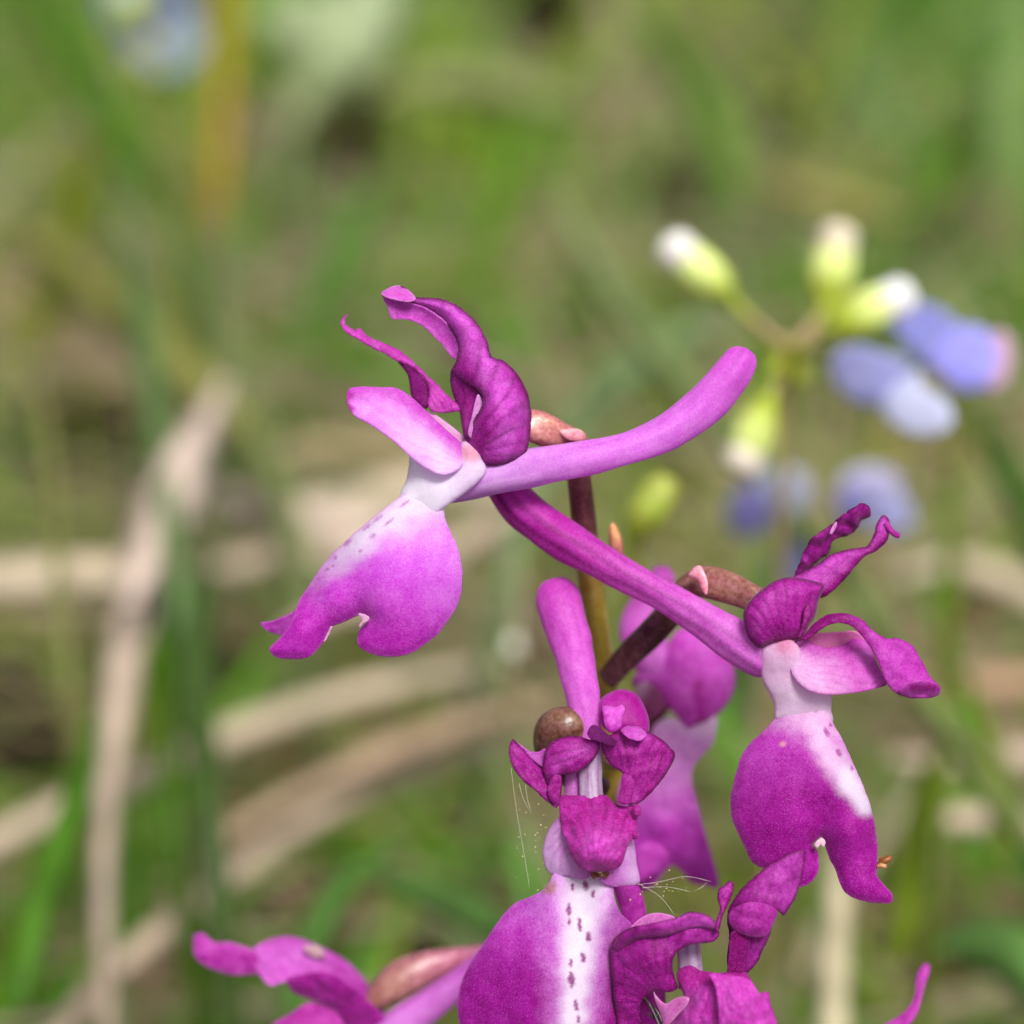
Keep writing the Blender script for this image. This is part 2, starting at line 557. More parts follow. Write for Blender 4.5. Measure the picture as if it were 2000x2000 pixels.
g.add(np.vstack(v), f, np.vstack(c))
stem_o = g.build('stem', M_STEM, orchid, ROOT)

# small pale bract tip beside the stem, half hidden by the spur that crosses it
g = Geo()
g.tube([(1206, 1120, -6.6, 13), (1205, 1085, -6.2, 13), (1202, 1055, -5.8, 13), (1197, 1032, -5.4, 9), (1196, 1020, -5.2, 4)],
       lambda fr, a: mix(lin(176, 96, 100), lin(232, 172, 120), sm(0.4, 0.9, fr)), seg=12, step=5)
b_ = g.build('bract', M_OVARY, orchid, ROOT)
b_['label'] = 'tiny orange-tipped bract beside the stem'

# basal leaves of the orchid, below the picture
for k, (ang, ln_) in enumerate([(0.4, 9), (2.3, 8), (4.2, 10), (5.3, 7)]):
    g = Geo()
    q = np.linspace(0, 1, 14)
    rr = q * ln_
    pts = np.stack([ROOT[0] + np.cos(ang) * rr, ROOT[1] + np.sin(ang) * rr, 0.3 + 3.2 * np.sin(q * 2.4) * 0.6], -1)
    g.ribbon(pts, 2.0 * np.sin(np.clip(q * 0.92 + 0.08, 0, 1) * np.pi) ** 0.6, lambda fr: lin(92, 128, 52), normal_to=(0, 0, 1))
    g.build('leaf', M_GRASS, orchid, ROOT)

# ================= flower A: seen from the side, its spur sweeping up
A = Flower('topmost flower, in side view, with a long upswept spur', 905, 920, 0)
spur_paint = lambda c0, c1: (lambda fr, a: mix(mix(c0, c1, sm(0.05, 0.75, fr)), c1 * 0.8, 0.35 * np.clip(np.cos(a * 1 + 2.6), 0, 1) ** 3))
g = Geo()
g.tube([(858, 965, -0.6, 22), (890, 952, -0.5, 30), (930, 938, -0.4, 35), (980, 926, -0.2, 37), (1040, 914, -0.1, 38), (1130, 897, 0.0, 35), (1235, 872, -0.1, 33), (1312, 838, -0.3, 36),
        (1378, 790, -0.5, 40), (1425, 735, -0.7, 39), (1452, 694, -0.9, 31), (1459, 680, -1.0, 27)],
       lambda fr, a: mix(mix(lin(228, 160, 230), lin(232, 124, 228), sm(0.08, 0.55, fr)), lin(214, 84, 204), sm(0.6, 1.0, fr)), seg=36, step=7, flat=0.92, wob=0.09)
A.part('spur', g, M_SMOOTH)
g = Geo()
g.tube([(1018, 832, -1.6, 30), (1050, 836, -1.8, 32), (1085, 846, -2.2, 29), (1115, 856, -2.8, 24), (1133, 872, -3.2, 22), (1134, 892, -3.6, 23)],
       lambda fr, a: mix(mix(lin(184, 118, 112), lin(160, 86, 98), sm(0.3, 0.9, fr)), lin(120, 56, 70), 0.6 * np.clip(np.cos(a * 3 + fr * 3), 0, 1) ** 4), seg=24, step=6, ridges=(3, 0.13), twist=2.2)
A.part('ovary', g, M_OVARY)
g = Geo()
g.sheet([(1093, 842), (1110, 838), (1130, 838), (1143, 848), (1141, 862), (1122, 862), (1104, 856)], [(1093, 842, -1.2), (1143, 850, -1.9), (1120, 862, -1.6)],
        const(lin(206, 130, 142)), h=4, bulge=(0.3, 10), edge=(lin(228, 165, 160), 5, 0.7))
A.part('bract', g, M_OVARY)

# upper sepal with the turned-down tip
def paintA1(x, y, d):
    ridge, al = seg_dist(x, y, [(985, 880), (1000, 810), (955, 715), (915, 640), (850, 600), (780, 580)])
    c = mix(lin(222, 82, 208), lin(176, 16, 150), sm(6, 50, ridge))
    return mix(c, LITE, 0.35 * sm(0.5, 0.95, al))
g = Geo()
g.sheet([(912, 868), (921, 828), (937, 800), (943, 785), (938, 768), (918, 752), (893, 738), (884, 722), (891, 704), (893, 670), (872, 632), (838, 606), (800, 592), (770, 588), (746, 578), (755, 566), (778, 558), (795, 564), (809, 580),
         (845, 581), (884, 590), (914, 612), (940, 643), (953, 672), (962, 696), (984, 704), (1008, 728), (1028, 762), (1037, 800), (1035, 850), (1026, 886), (1000, 902), (968, 909), (938, 903)],
        [(915, 865, 0.9), (985, 820, 2.4), (1036, 810, 0.6), (960, 730, 1.8), (905, 640, 1.3), (850, 590, 0.9), (760, 575, -0.4), (890, 720, 0.9), (960, 905, 1.2), (1020, 890, 0.8)],
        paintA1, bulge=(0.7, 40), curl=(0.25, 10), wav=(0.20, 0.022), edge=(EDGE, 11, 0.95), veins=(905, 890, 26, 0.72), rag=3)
g.sheet([(748, 580), (757, 600), (766, 623), (795, 625), (824, 637), (858, 668), (888, 702), (896, 690), (893, 662), (870, 628), (830, 600), (790, 588), (765, 580)],
        [(766, 615, -0.3), (888, 700, 0.2), (830, 605, 0.4), (893, 660, 0.6)], const(lin(216, 78, 200)), h=5, curl=(-0.2, 8), wav=(0.15, 0.03), edge=(lin(232, 130, 220), 5, 0.5), rag=2)
g.sheet([(744, 573), (760, 562), (778, 557), (797, 566), (812, 583), (800, 590), (772, 586), (752, 580)], [(744, 573, 0.2), (778, 558, -0.3), (800, 588, 0.8)],
        const(lin(226, 96, 208)), h=4, bulge=(0.25, 14), edge=(lin(240, 170, 222), 4, 0.6))
A.part('sepal', g, M_PETAL)

# inner petal
g = Geo()
g.sheet([(884, 718), (902, 735), (922, 753), (940, 770), (944, 790), (926, 818), (921, 862), (908, 858), (902, 832), (896, 800), (884, 770), (879, 740)],
        [(884, 730, 0.4), (940, 780, 0.9), (912, 850, 0.6), (895, 800, -0.2)], const(lin(190, 40, 160)), h=4, curl=(0.2, 8), edge=(EDGE, 9, 0.95), veins=(912, 868, 30, 0.64))
g.sheet([(933, 770), (941, 780), (941, 800), (930, 818), (924, 838), (919, 856), (914, 845), (921, 815)], [(935, 780, 1.3), (918, 850, 1.2)], const(lin(232, 150, 220)), h=4)
A.part('petal', g, M_PETAL)

# narrow curled sepal
g = Geo()
g.sheet([(681, 613), (675, 622), (678, 635), (694, 643), (702, 640), (718, 656), (744, 668), (772, 680), (800, 700), (832, 730), (868, 765), (902, 800), (880, 806), (845, 804), (835, 790), (838, 760), (826, 735), (800, 714), (778, 706), (745, 688), (716, 674), (692, 660), (672, 646), (664, 630), (670, 618)],
        [(680, 615, -0.8), (670, 640, 0.0), (740, 680, -0.4), (830, 740, -0.9), (900, 800, -0.3), (845, 800, -0.6)],
        const(lin(218, 70, 192)), h=4, bulge=(0.35, 14), wav=(0.2, 0.04), edge=(lin(150, 12, 118), 5, 0.6), veins=(900, 830, 40, 0.80), rag=3)
g.sheet([(775, 703), (798, 712), (826, 735), (838, 758), (837, 792), (832, 799), (815, 788), (803, 772), (799, 745), (794, 728)],
        [(780, 708, -0.9), (838, 770, -0.6), (805, 770, -1.3)], const(lin(186, 36, 158)), h=4, edge=(EDGE, 8, 0.95))
A.part('sepal', g, M_PETAL)

# far rim and near wall of the boat-shaped petal
def paintA3(x, y, d):
    c = mix(lin(244, 156, 242), lin(250, 214, 250), sm(700, 890, x * 0.75 + y * 0.35 - 120))
    top, _ = seg_dist(x, y, [(690, 756), (775, 760), (840, 812), (908, 878)])
    c = mix(lin(216, 84, 202), c, sm(2, 42, top))
    return mix(lin(196, 52, 172), c, sm(2, 17, x - 678 + 5 * np.sin(y * 0.25)))
g = Geo()
g.sheet([(836, 803), (868, 822), (912, 860), (916, 880), (896, 878), (866, 850), (842, 820)], [(838, 806, -0.8), (915, 875, -0.2)], const(lin(240, 172, 214)), h=5)
g.sheet([(681, 760), (704, 755), (740, 756), (775, 758), (809, 780), (840, 810), (875, 842), (908, 874), (910, 898), (896, 917), (866, 928), (836, 917), (806, 897), (775, 868), (744, 844), (716, 826), (694, 814), (683, 800), (677, 780)],
        [(690, 780, 0.6), (775, 760, 0.0), (744, 845, 1.6), (806, 895, 1.9), (840, 812, 0.4), (905, 880, 0.8), (866, 926, 2.0)], paintA3, bulge=(1.1, 44), wav=(0.14, 0.03), edge=(lin(205, 70, 190), 7, 0.5), veins=(925, 915, 34, 0.22))
A.part('petal', g, M_SMOOTH)

# pale throat
def paintA4(x, y, d):
    c = mix(lin(250, 238, 248), lin(242, 216, 240), sm(840, 930, x))
    blush = np.hypot((x - 918) / 34, (y - 884) / 26)
    return mix(lin(236, 158, 178), c, sm(0.2, 1.1, blush))
g = Geo()
g.sheet([(803, 890), (840, 905), (866, 915), (890, 890), (905, 862), (928, 872), (944, 900), (950, 918), (938, 938), (915, 958), (890, 976), (868, 992), (846, 1004), (812, 1000), (776, 986), (782, 962), (793, 938), (798, 912)],
        [(800, 900, -0.4), (905, 870, 0.6), (945, 915, 0.9), (868, 990, 0.9), (780, 985, -0.2)], paintA4, bulge=(0.75, 40), wav=(0.1, 0.03), solid=0.6)
A.part('throat', g, M_SMOOTH)

# lip: near half spread towards the viewer, far half folded back beyond the pale ridge
spotsA = [(790, 984, 14, 3), (738, 1013, 15, 3.2), (760, 1019, 15, 3), (716, 1030, 13, 3), (679, 1060, 12, 4), (728, 1047, 9, 5), (655, 1089, 5, 4), (640, 1112, 5, 4), (704, 1076, 5, 4), (622, 1131, 4, 4), (650, 1106, 4, 3)]
def paintA5(x, y, d):
    rid, al = seg_dist(x, y, [(850, 960), (790, 995), (700, 1052), (630, 1120), (575, 1200)])
    wid = 18 + 34 * (1 - al)
    n = vnoise(x, y, 0.03, 2.0) * 14
    white = (1 - sm(wid * 0.1, wid * 1.5, rid + n)) * (1 - sm(0.45, 0.95, al)) * 0.95
    neck = 1 - sm(965, 1050, y + (x - 830) * 0.05 + n)
    body = mix(lin(222, 88, 222), lin(198, 36, 184), sm(1080, 1270, y - (x - 750) * 0.25))
    body = mix(body, lin(232, 128, 232), 0.55 * sm(800, 900, x) * (1 - sm(1150, 1260, y)))
    body = mix(body, lin(232, 150, 232), 0.8 * (1 - sm(1010, 1130, y)))
    c = mix(body, WHITE, np.clip(np.maximum(white, neck), 0, 1))
    for sx, sy, a, b in spotsA:
        u = ((x - sx) * 0.78 - (y - sy) * 0.62) / a
        w = ((x - sx) * 0.62 + (y - sy) * 0.78) / b
        c = mix(c, lin(180, 50, 165), 0.6 * (1 - sm(0.5, 1.2, np.hypot(u, w))))
    return c
outA = [(800, 962), (778, 972), (745, 998), (710, 1026), (678, 1054), (648, 1082), (624, 1112), (604, 1143), (588, 1166), (577, 1190), (570, 1212), (556, 1234), (538, 1254), (526, 1268), (540, 1284), (572, 1287), (602, 1283), (629, 1258), (645, 1226), (676, 1213), (700, 1201), (712, 1202), (720, 1208), (712, 1220),
        (701, 1232), (699, 1258), (716, 1274), (750, 1282), (797, 1278), (846, 1246), (878, 1208), (897, 1172), (903, 1120), (893, 1066), (872, 1020), (866, 990), (850, 968)]
g = Geo()
g.sheet(outA, [(830, 975, 0.7), (900, 1120, 1.3), (800, 1110, 2.0), (700, 1080, 1.2), (648, 1090, 0.0), (600, 1160, -0.4), (750, 1275, 1.1), (860, 1220, 1.0), (550, 1265, 0.2), (703, 1195, 0.7), (716, 1120, 1.5), (745, 1190, 1.9), (660, 1180, 1.2), (620, 1240, 0.3), (590, 1230, 0.8)],
        paintA5, h=3.5, bulge=(0.4, 60), curl=(0.2, 10), wav=(0.10, 0.015), edge=(lin(222, 104, 210), 5, 0.5), rag=2)
# pale torn edge in the notch
g.sheet([(698, 1200), (706, 1198), (720, 1204), (719, 1213), (710, 1218), (704, 1226), (700, 1222), (708, 1210)], [(710, 1208, 1.5)], const(lin(226, 168, 200)), h=3, rag=3)
g.sheet([(645, 1224), (650, 1222), (646, 1232), (640, 1243), (634, 1253), (632, 1252), (638, 1240)], [(640, 1240, 0.9)], const(lin(224, 150, 200)), h=3, rag=2)
# far half of the lip, behind
g.sheet([(790, 985), (745, 1000), (705, 1034), (650, 1090), (606, 1150), (575, 1192), (548, 1206), (530, 1213), (509, 1217), (518, 1230), (545, 1240), (572, 1240), (610, 1205), (690, 1170), (760, 1130), (800, 1060)],
        [(745, 1000, -0.4), (606, 1150, -1.0), (512, 1218, -2.2), (570, 1238, -2.0), (760, 1120, -4.0), (690, 1165, -3.6)],
        grad((780, 1000), (560, 1220), lin(226, 150, 224), lin(200, 60, 188)), wav=(0.15, 0.03), edge=(lin(224, 130, 214), 4, 0.5))
A.part('lip', g, M_LIP)

# ================= flower B: turned to the other side
B = Flower('flower hanging out on the side away from the topmost one, spur crossing the stem', 1510, 1300, 0)
g = Geo()
def spurB(fr, a):
    c = mix(lin(196, 42, 168), lin(222, 104, 208), sm(0.25, 0.9, fr))
    return mix(c, lin(104, 0, 82), (0.95 - 0.5 * fr) * (np.clip(np.cos(a - 4.05), 0, 1) ** 40 + 0.6 * np.clip(np.cos(a - 4.75), 0, 1) ** 60))  # groove shade painted as dark lines along the spur
g.tube([(962, 905, -3.4, 30), (985, 948, -3.2, 35), (1018, 992, -3.0, 38), (1065, 1030, -2.8, 39), (1130, 1070, -2.6, 38), (1195, 1109, -2.3, 33), (1262, 1145, -1.9, 29), (1330, 1184, -1.4, 31), (1400, 1228, -0.9, 37), (1455, 1264, -0.6, 41), (1496, 1292, -0.5, 36), (1515, 1304, -0.5, 24)],
       spurB, seg=40, step=8, round_ends=(True, True), wob=0.11, ridges=(2, 0.05))
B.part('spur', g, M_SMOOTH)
g = Geo()
def ovB(fr, a):
    c = mix(lin(84, 46, 54), lin(110, 64, 62), sm(0.35, 0.55, fr))
    c = mix(c, lin(136, 88, 76), sm(0.5, 0.75, fr))
    return mix(c, lin(176, 110, 118), 0.55 * sm(0.5, 0.7, fr) * np.clip(np.cos(a * 3 + fr * 2.5), 0, 1) ** 3)
g.tube([(1190, 1325, -8.6, 22), (1225, 1282, -7.4, 24), (1270, 1235, -6.2, 27), (1312, 1188, -5.0, 27), (1342, 1150, -4.2, 24), (1375, 1138, -3.3, 30), (1415, 1144, -2.4, 31), (1455, 1158, -1.6, 28), (1500, 1180, -0.8, 24)],
       ovB, seg=30, step=6, ridges=(3, 0.12), twist=2.5)
B.part('ovary', g, M_OVARY)
g = Geo()
g.sheet([(1345, 1124), (1356, 1108), (1368, 1105), (1376, 1118), (1383, 1140), (1380, 1162), (1371, 1152), (1362, 1132)], [(1350, 1118, -1.5), (1378, 1155, -1.0), (1370, 1110, -1.2)],
        const(lin(220, 140, 158)), h=4, bulge=(0.3, 10))
B.part('bract', g, M_OVARY)

g = Geo()   # back upper sepal, crinkled
g.sheet([(1552, 1130), (1556, 1112), (1565, 1088), (1580, 1058), (1598, 1042), (1618, 1027), (1636, 1012), (1655, 1000), (1672, 989), (1685, 984), (1699, 991), (1702, 1006), (1692, 1014), (1681, 1018), (1676, 1031), (1655, 1046), (1627, 1058), (1620, 1078), (1604, 1093), (1580, 1112)],
        [(1555, 1120, -1.2), (1600, 1060, -0.6), (1690, 995, -0.2), (1625, 1060, -1.0)], const(lin(172, 22, 148)), h=4, bulge=(0.35, 16), wav=(0.35, 0.05), edge=(EDGE, 8, 0.95), veins=(1552, 1135, 26, 0.64), rag=5)
g.sheet([(1620, 1042), (1627, 1026), (1634, 1019), (1633, 1030), (1624, 1044)], [(1625, 1035, 0.25)], const(lin(236, 150, 214)), h=3)
B.part('sepal', g, M_PETAL)

g = Geo()   # front upper sepal with its curled tip
g.sheet([(1548, 1130), (1586, 1108), (1623, 1084), (1657, 1073), (1692, 1066), (1706, 1046), (1712, 1022), (1726, 1006), (1736, 1016), (1737, 1036), (1731, 1056), (1718, 1072), (1688, 1088), (1664, 1114), (1634, 1148), (1602, 1168), (1580, 1150)],
        [(1550, 1130, 0.6), (1620, 1110, 0.5), (1600, 1165, 0.8), (1690, 1075, 0.3), (1726, 1010, -0.4)],
        lambda x, y, d: mix(lin(208, 66, 190), DEEP, sm(-16, 22, (y - 1130) * 0.75 + (x - 1600) * 0.6 - 8)), h=4, bulge=(0.35, 16), curl=(0.1, 8), wav=(0.2, 0.035), edge=(EDGE, 9, 0.95), rag=3)
g.tube([(1730, 1022, -0.2, 7), (1740, 1036, 0.0, 6), (1750, 1044, 0.0, 6), (1759, 1047, -0.1, 5)], lambda fr, a: np.tile(lin(190, 40, 160), (len(a), 1)), seg=10, step=3)
B.part('sepal', g, M_PETAL)

g = Geo()   # domed hood
g.sheet([(1453, 1216), (1452, 1197), (1462, 1176), (1480, 1157), (1500, 1142), (1518, 1132), (1546, 1127), (1586, 1134), (1612, 1144), (1606, 1160), (1598, 1178), (1596, 1192), (1592, 1206), (1581, 1222), (1572, 1240), (1555, 1250), (1528, 1254), (1505, 1258), (1486, 1266), (1470, 1256), (1459, 1240)],
        [(1520, 1190, 1.2), (1600, 1150, 0.7), (1480, 1250, 0.8), (1580, 1220, 0.8)], 
        lambda x, y, d: mix(lin(186, 26, 158), lin(214, 74, 194), np.exp(-(seg_dist(x, y, [(1475, 1230), (1500, 1170), (1560, 1150)])[0] / 12) ** 2) * 0.5), 
        h=5, bulge=(1.3, 45), wav=(0.15, 0.03), edge=(EDGE, 11, 0.95), veins=(1545, 1290, 38, 0.80), solid=1.0)
B.part('hood', g, M_PETAL)
g = Geo()   # petal edge inside the hood
g.sheet([(1570, 1190), (1580, 1178), (1586, 1196), (1574, 1222), (1566, 1244), (1556, 1246), (1566, 1220)], [(1576, 1200, 2.3), (1560, 1245, 2.1)], const(lin(196, 44, 160)), h=4, edge=(EDGE, 7, 0.95))
B.part('petal', g, M_PETAL)

g = Geo()   # arching side sepal that folds over the boat-shaped petal
g.sheet([(1566, 1250), (1574, 1236), (1594, 1214), (1617, 1200), (1652, 1198), (1681, 1208), (1706, 1232), (1734, 1247), (1754, 1246), (1780, 1260), (1800, 1290), (1817, 1322), (1838, 1344), (1836, 1355), (1826, 1361), (1797, 1364), (1758, 1358), (1735, 1340), (1722, 1312), (1713, 1288), (1698, 1262), (1672, 1230), (1652, 1219), (1624, 1219), (1598, 1234), (1580, 1248)],
        [(1570, 1245, 1.5), (1640, 1208, 1.8), (1690, 1235, 2.4), (1760, 1300, 2.8), (1830, 1350, 2.0), (1735, 1335, 2.8), (1790, 1270, 1.8)],
        lambda x, y, d: mix(DEEP, lin(208, 62, 190), sm(1640, 1740, x)), h=5, bulge=(0.4, 24), wav=(0.2, 0.028), edge=(lin(150, 12, 120), 6, 0.6), veins=(1640, 1180, 20, 0.29), rag=2)
g.sheet([(1755, 1350), (1770, 1336), (1800, 1328), (1822, 1332), (1838, 1346), (1826, 1361), (1798, 1364), (1770, 1362)], [(1760, 1350, 3.0), (1836, 1348, 2.4), (1800, 1330, 3.3)],
        lambda x, y, d: mix(lin(214, 74, 196), lin(180, 24, 150), 1 - sm(3, 13, d * 0 + seg_dist(x, y, [(1785, 1345), (1830, 1342)])[0])), h=4, bulge=(0.3, 12), edge=(lin(214, 84, 196), 5, 0.5))
B.part('sepal', g, M_PETAL)

g = Geo()   # boat-shaped petal: far wall, near wall
g.sheet([(1552, 1252), (1575, 1240), (1597, 1236), (1640, 1234), (1674, 1234), (1690, 1260), (1640, 1275), (1580, 1270)], [(1560, 1250, 0.0), (1680, 1240, 0.2), (1620, 1270, -0.3)], const(lin(238, 130, 190)), h=5)
def paintB5(x, y, d):
    c = mix(lin(238, 178, 222), lin(214, 92, 194), sm(1555, 1680, x + (1300 - y) * 0.5))
    return mix(c, lin(204, 60, 180), 1 - sm(4, 30, seg_dist(x, y, [(1552, 1254), (1598, 1264), (1650, 1260), (1690, 1236)])[0]) * 0.8 - 0.2)
g.sheet([(1545, 1262), (1556, 1250), (1578, 1251), (1600, 1262), (1624, 1265), (1650, 1258), (1677, 1238), (1692, 1252), (1706, 1278), (1718, 1306), (1732, 1336), (1712, 1344), (1690, 1350), (1655, 1355), (1622, 1357), (1582, 1350), (1556, 1330), (1541, 1300)],
        [(1560, 1290, 1.0), (1640, 1310, 1.2), (1720, 1320, 1.2)], paintB5, bulge=(1.1, 44), wav=(0.12, 0.03), edge=(lin(196, 50, 172), 6, 0.5), veins=(1520, 1300, 40, 0.24))
B.part('petal', g, M_SMOOTH)

g = Geo()   # throat
def paintB6(x, y, d):
    c = mix(lin(240, 190, 224), lin(246, 212, 234), sm(1290, 1370, y))
    c = mix(c, lin(206, 110, 190), (1 - sm(0, 10, d)) * (x < 1510) * 0.4)
    return mix(lin(238, 150, 188), c, sm(0.2, 1.1, np.hypot((x - 1535) / 36, (y - 1258) / 28)))
g.sheet([(1488, 1268), (1510, 1256), (1545, 1250), (1562, 1268), (1566, 1310), (1590, 1345), (1622, 1352), (1624, 1388), (1626, 1410), (1590, 1425), (1540, 1420), (1514, 1404), (1512, 1378), (1503, 1356), (1492, 1336), (1484, 1308)],
        [(1500, 1280, 0.6), (1550, 1300, 1.1), (1520, 1400, -0.1), (1615, 1400, 0.1)], paintB6, bulge=(0.5, 42), wav=(0.1, 0.03), solid=0.9)
B.part('throat', g, M_SMOOTH)

spotsB = [(1587, 1372, 5, 13, 0.25), (1592, 1384, 6, 8, 0.3), (1614, 1430, 5, 12, 0.45), (1638, 1470, 6, 10, 0.5), (1622, 1415, 3, 6, 0.3), (1664, 1500, 3, 6, 0.3)]
def paintB7(x, y, d):
    rid, al = seg_dist(x, y, [(1580, 1390), (1600, 1440), (1640, 1500), (1676, 1545), (1690, 1570)])
    n = vnoise(x, y, 0.03, 5.0) * 10
    white = 1 - sm(4, 44, rid + n)
    white *= 1 - sm(0.88, 1.0, al) * sm(10, 40, rid)
    neck = 1 - sm(1365, 1470, y - (x - 1560) * 0.35 + n)
    side = sm(0, 1, (x - (1560 + (y - 1400) * 0.62)) / 60) * (1 - sm(1545, 1590, y))
    body = mix(lin(200, 58, 186), lin(168, 12, 146), sm(1430, 1600, y + (x - 1500) * 0.35))  # form shading painted into the colour, deeper towards the lower right
    c = mix(mix(body, lin(224, 140, 216), side * 0.85), mix(lin(234, 190, 222), WHITE, sm(0.45, 0.8, al)), np.clip(np.maximum(white, neck), 0, 1))
    for sx, sy, a, b, w in spotsB:
        u = (np.cos(w) * (x - sx) - np.sin(w) * (y - sy)) / a
        q = (np.sin(w) * (x - sx) + np.cos(w) * (y - sy)) / b
        c = mix(c, lin(168, 44, 150), 0.8 * (1 - sm(0.5, 1.2, np.hypot(u, q))))
    return mix(c, lin(240, 170, 150), 0.7 * (1 - sm(0.4, 1.1, np.hypot((x - 1529) / 8, (y - 1453) / 7))))
outB = [(1530, 1375), (1516, 1398), (1502, 1417), (1484, 1434), (1467, 1449), (1450, 1472), (1440, 1500), (1431, 1535), (1426, 1570), (1432, 1606), (1444, 1632), (1454, 1652), (1467, 1680), (1485, 1694), (1520, 1705), (1550, 1724), (1566, 1732), (1586, 1722), (1599, 1702), (1600, 1680), (1597, 1662), (1588, 1650), (1596, 1640),
        (1604, 1634), (1611, 1652), (1620, 1676), (1632, 1702), (1640, 1724), (1648, 1740), (1668, 1754), (1700, 1763), (1741, 1762), (1743, 1748), (1729, 1730), (1713, 1710), (1714, 1687), (1713, 1647), (1709, 1612), (1703, 1582), (1690, 1544), (1669, 1496), (1649, 1451), (1632, 1420), (1623, 1400), (1620, 1375), (1575, 1370)]
g = Geo()
g.sheet(outB, [(1560, 1380, 0.2), (1570, 1410, 0.8), (1600, 1440, 1.5), (1660, 1530, 2.2), (1520, 1560, 1.5), (1430, 1560, -0.3), (1470, 1670, 0.5), (1580, 1700, 1.1), (1604, 1640, 1.1), (1598, 1590, 1.5), (1560, 1610, 1.9), (1655, 1630, 2.5), (1690, 1720, 2.1), (1640, 1710, 1.5), (1735, 1755, 1.5), (1712, 1650, 1.3), (1670, 1500, 1.3)],
        paintB7, h=3.5, bulge=(0.4, 60), curl=(0.2, 10), wav=(0.10, 0.015), edge=(lin(218, 92, 204), 5, 0.4), rag=2)
# half of the lip folded back on the far side of the ridge
g.sheet([(1610, 1380), (1625, 1410), (1650, 1455), (1670, 1500), (1690, 1546), (1702, 1585), (1700, 1640), (1660, 1620), (1625, 1560), (1600, 1480)],
        [(1612, 1382, 0.6), (1690, 1546, 0.8), (1700, 1640, -0.2), (1620, 1560, -3.2), (1600, 1480, -2.4)], const(lin(210, 96, 200)))
g.sheet([(1592, 1650), (1598, 1640), (1606, 1636), (1612, 1646), (1608, 1654), (1602, 1648), (1597, 1656)], [(1600, 1646, 1.9)], const(lin(236, 196, 210)), h=3, rag=3)
B.part('lip', g, M_LIP)

# ================= flower C: facing the viewer
C = Flower('flower facing outward in the middle, with a spotted white stripe down its lip', 1145, 1640, 0)
g = Geo()
g.tube([(1152, 1480, -1.6, 26), (1146, 1430, -1.6, 28), (1140, 1380, -1.8, 30), (1130, 1318, -2.3, 34), (1115, 1255, -3.0, 39), (1100, 1205, -3.6, 42), (1088, 1165, -4.2, 41), (1081, 1140, -4.6, 33), (1078, 1130, -4.8, 28)],
       lambda fr, a: mix(lin(226, 104, 212), lin(208, 66, 186), sm(0.3, 1, fr)), seg=30, step=7, wob=0.12, ridges=(2, 0.05))
C.part('spur', g, M_SMOOTH)
g = Geo()
g.tube([(1170, 1540, -6.5, 26), (1100, 1500, -4.0, 28), (1072, 1462, -2.6, 30), (1080, 1424, -1.9, 34), (1108, 1414, -1.4, 32), (1138, 1430, -1.8, 27), (1160, 1456, -2.4, 20)],
       lambda fr, a: mix(lin(70, 38, 46), lin(112, 74, 58), sm(0.4, 0.85, fr)), seg=24, step=7, ridges=(3, 0.05), twist=1.2, round_ends=(False, False))
C.part('ovary', g, M_OVARY)
g = Geo()   # hollow behind the hood: pale ribbed column and tissue
g.tube([(1152, 1450, -0.6, 24), (1152, 1495, -0.5, 23), (1153, 1540, -0.4, 23), (1156, 1580, -0.3, 25)], lambda fr, a: mix(lin(208, 178, 206), lin(170, 128, 160), np.clip(np.cos(a * 7), 0, 1) ** 2), seg=42, step=8, ridges=(7, 0.04), round_ends=(False, False))
g.tube([(1118, 1490, -0.9, 12), (1117, 1530, -0.8, 14), (1116, 1575, -0.8, 16)], lambda fr, a: np.tile(lin(206, 110, 192), (len(a), 1)), seg=14, step=8, round_ends=(False, False))
C.part('column', g, M_SMOOTH)

g = Geo()   # round dorsal sepal
g.sheet([(1168, 1390), (1172, 1368), (1188, 1354), (1215, 1346), (1242, 1355), (1258, 1378), (1268, 1408), (1264, 1432), (1230, 1440), (1190, 1430), (1172, 1412)],
        [(1170, 1390, -1.2), (1265, 1420, -0.9), (1215, 1350, -1.6)], lambda x, y, d: mix(lin(186, 30, 156), lin(172, 16, 142), sm(1180, 1250, x)), h=5, bulge=(0.9, 34), edge=(lin(196, 60, 176), 8, 0.6), solid=0.5)
g.sheet([(1176, 1380), (1190, 1378), (1203, 1382), (1216, 1377), (1220, 1388), (1215, 1402), (1214, 1416), (1205, 1428), (1190, 1430), (1180, 1414), (1178, 1396)],
        [(1180, 1385, 0.1), (1215, 1385, 0.1), (1198, 1425, 0.6)], lambda x, y, d: mix(lin(222, 84, 204), lin(188, 40, 168), sm(1408, 1425, y)), h=3.5, bulge=(0.4, 12), wav=(0.3, 0.06), rag=2)
C.part('sepal', g, M_SMOOTH)

